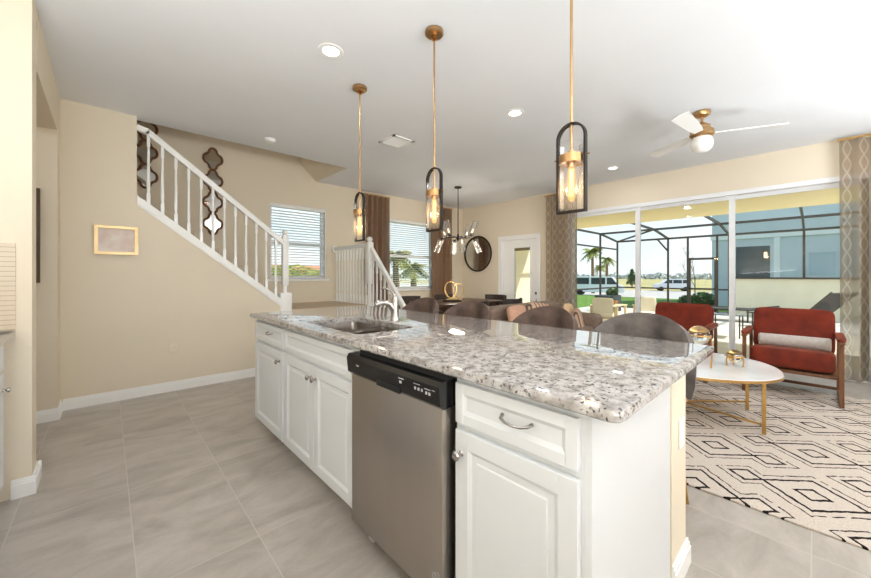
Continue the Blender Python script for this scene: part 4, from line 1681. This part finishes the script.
# dishwasher
dw = thing('dishwasher', 'stainless steel dishwasher with black control panel in the island', 'dishwasher', (cX, 1.135, 0))
lx, ly = cX, 1.135
da, db = 0.828 - ly, 1.438 - ly
MB().box(FX + 0.01 - lx, PX0 - 0.03 - lx, da, db, 0.09, 0.875).build('tub', M['blackmatte'], dw, smooth=False)
MB().box(0.813 - lx, FX + 0.01 - lx, da + 0.012, db - 0.004, 0.105, 0.772, 0.006).build('door', M['steel'], dw)
cp_ = MB()
poly = [(FX - lx, 0.772), (0.812 - lx, 0.768), (0.796 - lx, 0.782), (0.790 - lx, 0.845), (0.800 - lx, 0.862), (FX - lx, 0.862)]
cp_.prism(poly, 1, da + 0.004, db - 0.002)
cpo = cp_.build('control_panel', M['black'], dw, smooth=False)
MB().box(0.83 - lx, FX - lx + 0.01, da + 0.004, db - 0.05, 0.862, 0.884).build('top_gap_shade', M['blackmatte'], dw, smooth=False)  # black strip standing in for the shaded gap under the counter
MB().box(0.7905 - lx, 0.80 - lx, 1.045 - ly, 1.20 - ly, 0.7725, 0.796, 0.003).build('pocket_handle', M['blackmatte'], cpo)
mk = MB()
face_x = lambda z: 0.796 - lx - 0.006 * (z - 0.782) / 0.063
def mark(y, z, w, h_):
    x = face_x(z) - 0.0006
    y -= 0.085
    z -= 0.008
    mk.box(x - 0.0006, x + 0.0008, y - ly - w / 2, y - ly + w / 2, z - h_ * 0.4, z + h_ * 0.4)
mk.lathe([(0, -0.0005), (0.012, -0.0005), (0.012, 0.0005), (0, 0.0005)], (face_x(0.826) - 0.0006, 1.345 - ly, 0.822), 20, Matrix.Rotation(R(90), 4, 'Y') @ Matrix.Diagonal((0.3, 1, 1, 1)))
for (y, z, w, h_) in ((1.12, 0.842, 0.030, 0.003), (1.125, 0.828, 0.012, 0.011), (1.03, 0.842, 0.034, 0.003), (1.04, 0.826, 0.009, 0.012), (1.022, 0.826, 0.009, 0.012), (1.004, 0.826, 0.009, 0.012),
                      (0.975, 0.836, 0.03, 0.003), (0.982, 0.822, 0.009, 0.012), (0.966, 0.822, 0.009, 0.012), (0.945, 0.838, 0.014, 0.002)):
    mark(y, z, w, h_)
mk.build('control_markings', M['decal'], cpo, smooth=False)
st = MB()
for k in range(3):
    a = k * 2 * PI / 3
    st.tube([(0.8115 - lx, 0.868 - ly + 0.010 * math.cos(a) + 0.009 * math.cos(j * PI / 6), 0.196 + 0.010 * math.sin(a) + 0.009 * math.sin(j * PI / 6)) for j in range(12)], 0.0016, 5, closed=True)
st.build('sticker', M['decal'], dw)
MB().box(0.95 - lx, 0.965 - lx, da, db, 0.0, 0.10).build('kick_plate', M['blackmatte'], dw, smooth=False)
MB().box(0.88 - lx, 0.91 - lx, 1.36 - ly, 1.40 - ly, 0.0, 0.09, 0.004).build('leveling_foot', M['white'], dw)

# countertop with sink cut-out
out = rrect(0.815, 1.884, 0.287, 3.027, 0.028)
ins = lambda k: rrect(0.815 + k, 1.884 - k, 0.287 + k, 3.027 - k, 0.028)
SX0, SX1, SY0, SY1 = 0.925, 1.305, 1.56, 2.25
hole = rrect(SX0, SX1, SY0, SY1, 0.05)
b = MB().slab([(ins(0.006), 0.884), (out, 0.890), (out, 0.906), (ins(0.0025), 0.912), (ins(0.007), 0.914)],
              [(hole, 0.884), (hole, 0.912), (rrect(SX0 - 0.002, SX1 + 0.002, SY0 - 0.002, SY1 + 0.002, 0.05), 0.914)])
o = b.build('countertop', M['granite'])
tag(o, 'speckled granite countertop spanning the whole white island', 'countertop')

# sink
t = thing('kitchen_sink', 'stainless double bowl undermount sink set in the granite', 'sink', ((SX0 + SX1) / 2, (SY0 + SY1) / 2, 0.883))


def bowl(t, x0, x1, y0_, y1_, dp):
    b_ = MB()
    L = [(rrect(x0, x1, y0_, y1_, 0.05), 0.0), (rrect(x0 + 0.004, x1 - 0.004, y0_ + 0.004, y1_ - 0.004, 0.05), -dp * 0.8),
         (rrect(x0 + 0.02, x1 - 0.02, y0_ + 0.02, y1_ - 0.02, 0.045), -dp * 0.97), (rrect(x0 + 0.05, x1 - 0.05, y0_ + 0.05, y1_ - 0.05, 0.03), -dp)]
    rg = [[b_.bm.verts.new((*p_, z)) for p_ in poly_] for poly_, z in L]
    for a, c_ in zip(rg, rg[1:]):
        for k in range(len(a)):
            l = (k + 1) % len(a)
            b_.bm.faces.new((a[k], a[l], c_[l], c_[k]))
    b_.bm.faces.new(rg[-1])
    o_ = b_.build('bowl', M['steelsink'], t)
    MB().lathe([(0, 0.002), (0.03, 0.003), (0.04, 0.001), (0.042, 0)], ((x0 + x1) / 2, (y0_ + y1_) / 2, -dp + 0.001), 20).build('drain', M['chrome'], o_)


hx, hy = (SX1 - SX0) / 2 + 0.006, (SY1 - SY0) / 2 + 0.006
bowl(t, -hx, hx, -0.005, hy, 0.19)
bowl(t, -hx, hx, -hy, -0.025, 0.17)
MB().box(-hx, hx, -0.026, -0.004, -0.03, -0.006, 0.005).build('divider', M['steelsink'], t)

# faucet
t = thing('kitchen_faucet', 'brushed nickel pull-out faucet behind the sink', 'faucet', (1.40, 1.90, 0.914))
MB().lathe([(0.031, 0.0), (0.031, 0.008), (0.027, 0.014), (0.026, 0.05), (0.026, 0.11), (0.022, 0.145), (0.014, 0.16), (0, 0.163)], (0, 0, 0), 24).build('body', M['chrome'], t)
MB().tube([(0.0, 0, 0.06), (-0.03, 0.012, 0.105), (-0.055, 0.022, 0.118), (-0.08, 0.032, 0.118)], [0.024, 0.021, 0.018, 0.017], 16).build('spout', M['chrome'], t)
MB().tube([(-0.078, 0.031, 0.119), (-0.10, 0.040, 0.117), (-0.118, 0.046, 0.104)], [0.018, 0.022, 0.021], 16).build('spray_head', M['chrome'], t)
MB().tube([(0.0, 0, 0.150), (-0.006, 0.003, 0.175), (-0.03, 0.012, 0.200), (-0.06, 0.024, 0.212), (-0.085, 0.034, 0.214)], [0.010, 0.007, 0.006, 0.006, 0.007], 12).build('lever', M['chrome'], t)

# ================================================================== BAR STOOLS


def stool(label, loc, rz, mat):
    t = thing('bar_stool', label, 'bar stool', loc, rz, 'velvet bar stools behind the island')
    # local: sitter faces -X, back on +X
    MB().cushion((0, 0, 0.665), (0.195, 0.215, 0.055), 0.42).build('seat', mat, t)
    MB().lathe([(0.235, 0.60), (0.247, 0.60), (0.247, 0.622), (0.235, 0.622), (0.235, 0.60)], (0, 0, 0), 36).build('seat_band', M['gold'], t)
    MB().lathe([(0, 0.60), (0.233, 0.60), (0.233, 0.635), (0, 0.64)], (0, 0, 0), 30).build('seat_pan', mat, t)
    # barrel back
    b_ = MB()
    n = 36
    rings = []
    for i in range(n + 1):
        a = R(-92 + 184 * i / n)
        f = math.cos(a * 0.95)
        top = 0.665 + 0.332 * max(0.0, f) ** 0.5
        lo = 0.615
        ri, ro = 0.205, 0.245
        ca, sa = math.cos(a), math.sin(a) * 1.12
        sec = [(ri, lo), (ri - 0.004, (lo + top) / 2), (ri + 0.004, top - 0.018), ((ri + ro) / 2, top), (ro + 0.006, top - 0.018), (ro + 0.004, (lo + top) / 2), (ro - 0.010, lo)]
        rings.append([b_.bm.verts.new((r_ * ca + 0.0, r_ * sa, z)) for r_, z in sec])
    for a, c_ in zip(rings, rings[1:]):
        for k in range(7):
            l = (k + 1) % 7
            b_.bm.faces.new((a[k], a[l], c_[l], c_[k]))
    b_.bm.faces.new(rings[0]); b_.bm.faces.new(rings[-1])
    b_.build('backrest', mat, t, angle=50)
    for sx in (-1, 1):
        for sy in (-1, 1):
            MB().tube([(sx * 0.15, sy * 0.15, 0.61), (sx * 0.20, sy * 0.205, 0.0)], [0.013, 0.009], 12).build('leg', M['gold'], t)
    MB().tube([(0.185 * math.cos(k * PI / 16), 0.19 * math.sin(k * PI / 16), 0.27) for k in range(32)], 0.007, 8, closed=True).build('footrest_ring', M['gold'], t)
    return t


SXc = 2.055
s1 = stool('grey velvet barrel-back stool nearest the camera, at the right end of the island', (SXc, 0.667, 0), R(0), M['greyvelvet'])
s2 = stool('brown velvet stool, second from the near end of the island', (SXc, 1.262, 0), R(-3), M['brownvelvet'])
dup(s2, (SXc, 1.95, 0), R(3), 'brown velvet stool, third from the near end, in front of the brass ribbon sculpture')
dup(s2, (SXc, 2.55, 0), R(0), 'brown velvet stool farthest along the island, just beside the faucet')

# ================================================================== LIVING AREA
o = MB().box(2.45, 5.36, -1.3, 2.35, 0.0, 0.012, 0.004, 1).build('area_rug', M['rug'])
tag(o, 'ivory rug with black hand-drawn diamond pattern', 'rug')


def armchair(label, loc, rz):
    """faces -X; origin at floor under its middle"""
    t = thing('armchair', label, 'armchair', loc, rz, 'rust velvet armchairs before the sliding doors')
    W_ = 0.335
    for sy in (-1, 1):
        y = sy * W_
        fr_ = MB().obox((-0.36, y, 0.0), (-0.335, y, 0.575), 0.030, 0.042, (1, 0, 0))
        fr_.build('leg', M['wood'], t, smooth=False)
        MB().obox((0.26, y, 0.0), (0.24, y, 0.575), 0.030, 0.042, (1, 0, 0)).build('leg', M['wood'], t, smooth=False)
        a_ = MB().box(-0.38, 0.28, y - 0.022, y + 0.022, 0.565, 0.59, 0.005)
        ao = a_.build('armrest', M['wood'], t)
        MB().cushion((-0.06, y, 0.602), (0.31, 0.032, 0.018), 0.4).build('arm_pad', M['rustvelvet'], ao)
        MB().box(-0.36, 0.26, y - 0.014, y + 0.014, 0.0, 0.03, 0.003).build('runner', M['wood'], t)
    MB().box(0.235, 0.262, -W_, W_, 0.02, 0.05, 0.003).build('stretcher', M['wood'], t)
    MB().box(-0.33, 0.27, -W_ + 0.015, W_ - 0.015, 0.235, 0.268, 0.004).build('seat_frame', M['wood'], t)
    # tufted seat
    def tuft(b_, c_, h_, rot, pts, axis):
        b_.cushion(c_, h_, 0.22, 48, 32, rot)
    sb = MB().cushion((-0.06, 0, 0.355), (0.315, 0.305, 0.095), 0.25, 40, 20, Matrix.Rotation(R(5), 3, 'Y'))
    sb.build('seat_cushion', M['rustvelvet'], t, angle=60)
    rot = Matrix.Rotation(R(12), 3, 'Y')
    bb_ = MB().cushion((0, 0, 0), (0.062, 0.312, 0.235), 0.22, 56, 36)
    for v in bb_.bm.verts:
        if v.co.x < 0:
            dd = 0
            for (ty, tz) in ((-0.16, 0.09), (0, 0.09), (0.16, 0.09), (-0.16, -0.08), (0, -0.08), (0.16, -0.08)):
                r2 = (v.co.y - ty) ** 2 + (v.co.z - tz) ** 2
                dd = max(dd, math.exp(-r2 / 0.0022))
            # gentle channels between tufts
            v.co.x += 0.034 * dd + 0.006 * math.exp(-(v.co.z - 0.09) ** 2 / 0.0006)
    for v in bb_.bm.verts:
        v.co = rot @ v.co + Vector((0.235, 0, 0.60))
    bo = bb_.build('back_cushion', M['rustvelvet'], t, angle=60)
    bt = MB()
    for (ty, tz) in ((-0.16, 0.09), (0, 0.09), (0.16, 0.09), (-0.16, -0.08), (0, -0.08), (0.16, -0.08)):
        p_ = rot @ Vector((-0.042, ty, tz)) + Vector((0.235, 0, 0.60))
        bt.lathe([(0, 0.004), (0.007, 0.002), (0.009, -0.003), (0, -0.004)], p_, 10, Matrix.Rotation(R(-90), 4, 'Y'))
    bt.build('buttons', M['rustvelvet'], bo)
    return t


a1 = armchair('rust velvet armchair at the right, holding the grey bolster', (5.23, 0.168, 0.013), 0)
a2 = dup(a1, (5.23, 1.165, 0.013), 0, 'rust velvet armchair at the left, partly hidden behind the grey stool')
bs = MB().lathe([(0, -0.27), (0.055, -0.268), (0.066, -0.255), (0.067, 0.255), (0.055, 0.268), (0, 0.27)], (0, 0, 0), 24, Matrix.Rotation(R(90), 4, 'X'))
o = bs.build('bolster_pillow', M['greyfab'])
o.location = (5.262, 0.155, 0.515)
tag(o, 'light grey bolster pillow lying on the right rust armchair', 'pillow')

# coffee table
TR = R(15)
ct = thing('coffee_table', 'oval white marble coffee table with slim gold legs', 'coffee table', (3.78, 0.82, 0.012), TR)


def supere(a, b_, n=2.3, k=64):
    pts = []
    for i in range(k):
        t_ = 2 * PI * i / k
        c_, s_ = math.cos(t_), math.sin(t_)
        pts.append((math.copysign(abs(c_) ** (2 / n), c_) * b_, math.copysign(abs(s_) ** (2 / n), s_) * a))
    return pts


zt_ = 0.438
TA, TB = 0.66, 0.575
MB().slab([(supere(TA - 0.006, TB - 0.006), zt_ - 0.016), (supere(TA - 0.004, TB - 0.004), zt_ - 0.004), (supere(TA - 0.008, TB - 0.008), zt_)]).build('marble_top', M['marble'], ct)
rim = supere(TA, TB)
MB().slab([(rim, zt_ - 0.024), (rim, zt_ - 0.004)], [(supere(TA - 0.006, TB - 0.006), zt_ - 0.024), (supere(TA - 0.006, TB - 0.006), zt_ - 0.004)]).build('rim', M['gold'], ct)
LG = [(-0.29, -0.50), (0.29, -0.50), (0.29, 0.50), (-0.29, 0.50)]
for (x, y) in LG:
    MB().box(x - 0.011, x + 0.011, y - 0.011, y + 0.011, 0, zt_ - 0.02).build('leg', M['gold'], ct, smooth=False)
MB().obox((LG[0][0], LG[0][1], 0.07), (LG[2][0], LG[2][1], 0.07), 0.014, 0.014).build('stretcher', M['gold'], ct, smooth=False)
MB().obox((LG[1][0], LG[1][1], 0.07), (LG[3][0], LG[3][1], 0.07), 0.014, 0.014).build('stretcher', M['gold'], ct, smooth=False)


def orb(label, loc, r_, hh_, rz):
    t = thing('glass_orb_stand', label, 'ornament', loc, rz, 'glass orbs on gold tripods')
    MB().lathe([(0, -r_)] + [(r_ * math.cos(a), r_ * math.sin(a)) for a in [R(-80 + 10 * k) for k in range(17)]] + [(0, r_)], (0, 0, hh_), 28).build('glass_orb', M['clearglass'], t)
    MB().tube([(r_ * 1.03 * math.cos(k * PI / 14), r_ * 1.03 * math.sin(k * PI / 14), hh_) for k in range(28)], 0.006, 8, closed=True).build('ring', M['gold'], t)
    for k in range(3):
        a = 2 * PI * k / 3
        q = [(r_ * 1.03 * math.cos(a), r_ * 1.03 * math.sin(a), hh_), (r_ * 1.15 * math.cos(a), r_ * 1.15 * math.sin(a), hh_ * 0.55), (r_ * 1.05 * math.cos(a), r_ * 1.05 * math.sin(a), 0.003)]
        MB().tube(q, [0.005, 0.005, 0.006], 8).build('leg', M['gold'], t)
        MB().lathe([(0, 0.012), (0.009, 0.008), (0.010, 0.003), (0, 0)], (q[2][0], q[2][1], 0), 10).build('foot', M['gold'], t)
    return t


TT = zt_ + 0.0125
orb('tall glass orb on a gold tripod, beside the granite corner on the marble table', (3.62, 0.66, TT), 0.078, 0.262, 0.5)
orb('small glass orb on a gold tripod at the middle of the marble table', (3.87, 0.46, TT), 0.056, 0.080, 0.2)

# sofa (faces -Y, its back towards the dining table)
sf = thing('sofa', 'taupe fabric sofa standing behind the bar stools, facing the rug', 'sofa', (4.55, 2.62, 0.0125))
MB().box(-0.95, 0.95, -0.42, 0.42, 0.10, 0.30, 0.02).build('base', M['sofa'], sf)
MB().cushion((0, 0.32, 0.48), (0.95, 0.12, 0.30), 0.25, 40, 20).build('backrest', M['sofa'], sf)
for sx in (-0.86, 0.86):
    MB().cushion((sx, -0.02, 0.40), (0.10, 0.42, 0.22), 0.25).build('armrest', M['sofa'], sf)
for sx in (-0.38, 0.38):
    MB().cushion((sx, -0.08, 0.37), (0.37, 0.33, 0.08), 0.25).build('seat_cushion', M['sofa'], sf)
for sx in (-0.85, 0.85):
    for sy in (-0.35, 0.35):
        MB().cyl((sx, sy, 0), (sx, sy, 0.1), 0.02, 0.025, 10).build('leg', M['wood'], sf)


def pillow(label, loc, rot, mat, h_=(0.24, 0.07, 0.22), nm='throw_pillow'):
    o_ = MB().cushion((0, 0, 0), h_, 0.45, 32, 20, pinch=0.6).build(nm, mat)
    o_.location = loc
    o_.rotation_euler = rot
    tag(o_, label, 'pillow', 'throw pillows on the taupe sofa')
    return o_


pillow('peach throw pillow at the left end of the sofa, beside the third stool', (3.98, 2.66, 0.60), (R(-14), 0, R(8)), M['peach'])
pillow('brown striped tan pillow leaning on the sofa back, left of the second stool', (4.54, 2.66, 0.58), (R(-14), R(8), R(-6)), M['stripes'], (0.27, 0.07, 0.24))
pillow('tan throw pillow standing at the right end of the sofa, right of the second stool', (5.20, 2.56, 0.56), (R(-10), R(4), R(12)), M['tan'], (0.19, 0.06, 0.22))
pillow('striped throw pillow in front of the tan one at the right end of the sofa', (5.12, 2.38, 0.52), (R(-12), R(-4), R(20)), M['stripes'], (0.18, 0.055, 0.20))

# dining table, chairs, sculpture
dt = thing('dining_table', 'dark wooden dining table under the chandelier', 'table', (4.55, 4.30, 0))
MB().box(-0.75, 0.75, -0.45, 0.45, 0.725, 0.755, 0.006).build('tabletop', M['darkwood'], dt)
for sx in (-0.66, 0.66):
    for sy in (-0.37, 0.37):
        MB().box(sx - 0.035, sx + 0.035, sy - 0.035, sy + 0.035, 0, 0.725, 0.004).build('leg', M['darkwood'], dt)
MB().box(-0.66, 0.66, -0.37, 0.37, 0.66, 0.725).build('apron', M['darkwood'], dt, smooth=False)


def dchair(label, loc, rz):
    t = thing('dining_chair', label, 'chair', loc, rz, 'dark leather dining chairs')
    MB().cushion((0, 0, 0.45), (0.22, 0.23, 0.045), 0.35).build('seat', M['leather'], t)
    b_ = MB()
    rings = []
    for i in range(17):
        a = R(-62 + 124 * i / 16)
        rings.append([b_.bm.verts.new((0.27 * math.cos(a) * 0.9, 0.27 * math.sin(a), z) if k < 2 else (0.30 * math.cos(a) * 0.9, 0.30 * math.sin(a), z)) for k, z in enumerate((0.62, 0.82, 0.82, 0.62))])
    for a, c_ in zip(rings, rings[1:]):
        for k in range(4):
            l = (k + 1) % 4
            b_.bm.faces.new((a[k], a[l], c_[l], c_[k]))
    b_.bm.faces.new(rings[0]); b_.bm.faces.new(rings[-1])
    b_.build('backrest', M['leather'], t, angle=40)
    for sx, sy in ((-0.17, -0.18), (-0.17, 0.18)):
        MB().tube([(sx, sy, 0.43), (sx - 0.03, sy, 0)], [0.016, 0.011], 8).build('leg', M['bronze'], t)
    for sy in (-0.17, 0.17):
        MB().tube([(0.20, sy * 1.1, 0.70), (0.17, sy, 0.43), (0.21, sy, 0)], [0.013, 0.016, 0.011], 8).build('leg', M['bronze'], t)
    return t


c1 = dchair('dark dining chair at the right end of the table, beside the glazed door', (5.52, 4.32, 0), 0)
dup(c1, (5.02, 3.62, 0), R(-90), 'dark dining chair on the sofa side of the table, nearer the glazed door')
dup(c1, (4.1, 3.62, 0), R(-90), 'dark dining chair on the sofa side of the table, nearer the stair')
dup(c1, (4.98, 4.98, 0), R(90), 'dark dining chair on the curtain side of the table, nearer the round mirror')
dup(c1, (4.1, 4.98, 0), R(90), 'dark dining chair under the dining window, left one')

t = thing('ribbon_sculpture', 'looping brass ribbon sculpture on a dark base on the dining table', 'sculpture', (4.355, 4.26, 0.755))
MB().box(-0.16, 0.16, -0.05, 0.05, 0.0, 0.025, 0.004).build('base', M['bronze'], t)
pts = []
for i in range(70):
    u = i / 69
    a = u * 4 * PI - PI / 2
    rr_ = 0.165 - 0.035 * u
    pts.append((0.0 + (u - 0.35) * 0.26 + rr_ * math.cos(a) * 0.9, 0.015 * math.sin(a * 0.5), 0.20 - 0.03 * u + rr_ * math.sin(a)))
th = R(42.94)
b = MB()
prev = None
for i, p_ in enumerate(pts):
    x, y, z = p_
    w = 0.016
    v = [b.bm.verts.new((x, y - w, z)), b.bm.verts.new((x, y + w, z))]
    nx, nz = (Vector(pts[min(i + 1, 69)]) - Vector(pts[max(i - 1, 0)])).normalized().xz
    v += [b.bm.verts.new((x - nz * 0.014, y + w, z + nx * 0.014)), b.bm.verts.new((x - nz * 0.014, y - w, z + nx * 0.014))]
    if prev:
        for k in range(4):
            l = (k + 1) % 4
            b.bm.faces.new((prev[k], prev[l], v[l], v[k]))
    prev = v
rbn = b.build('ribbon', M['gold'], t, angle=60)
t.rotation_euler = (0, 0, -th)

# ================================================================== LEFT KITCHEN RUN
t = thing('kitchen_cabinet', 'white base cabinet at the left edge, under the tiled splashback', 'cabinet', (-0.70, 2.1, 0))
MB().box(-0.29, 0.285, -0.8, 0.81, 0.10, 0.875).box(-0.29, 0.21, -0.8, 0.81, 0, 0.10).build('carcass', M['cabinet'], t, smooth=False)
for (a, b_) in ((-0.78, -0.26), (-0.25, 0.27), (0.28, 0.79)):
    dd = MB().box(0.285, 0.305, a, b_, 0.115, 0.70, 0.003).build('door', M['cabinet'], t, smooth=False)
    MB().lathe([(0.006, 0), (0.005, 0.012), (0.014, 0.02), (0.012, 0.028), (0, 0.03)], (0.305, b_ - 0.05, 0.62), 14, Matrix.Rotation(R(90), 4, 'Y')).build('knob', M['chrome'], dd)
    MB().box(0.285, 0.305, a, b_, 0.72, 0.86, 0.003).build('drawer', M['cabinet'], t, smooth=False)
o = MB().box(-0.998, -0.364, 1.29, YP - 0.002, 0.877, 0.914, 0.004).build('side_countertop', M['granite'])
tag(o, 'granite worktop at the left edge, meeting the tiled splashback', 'countertop')
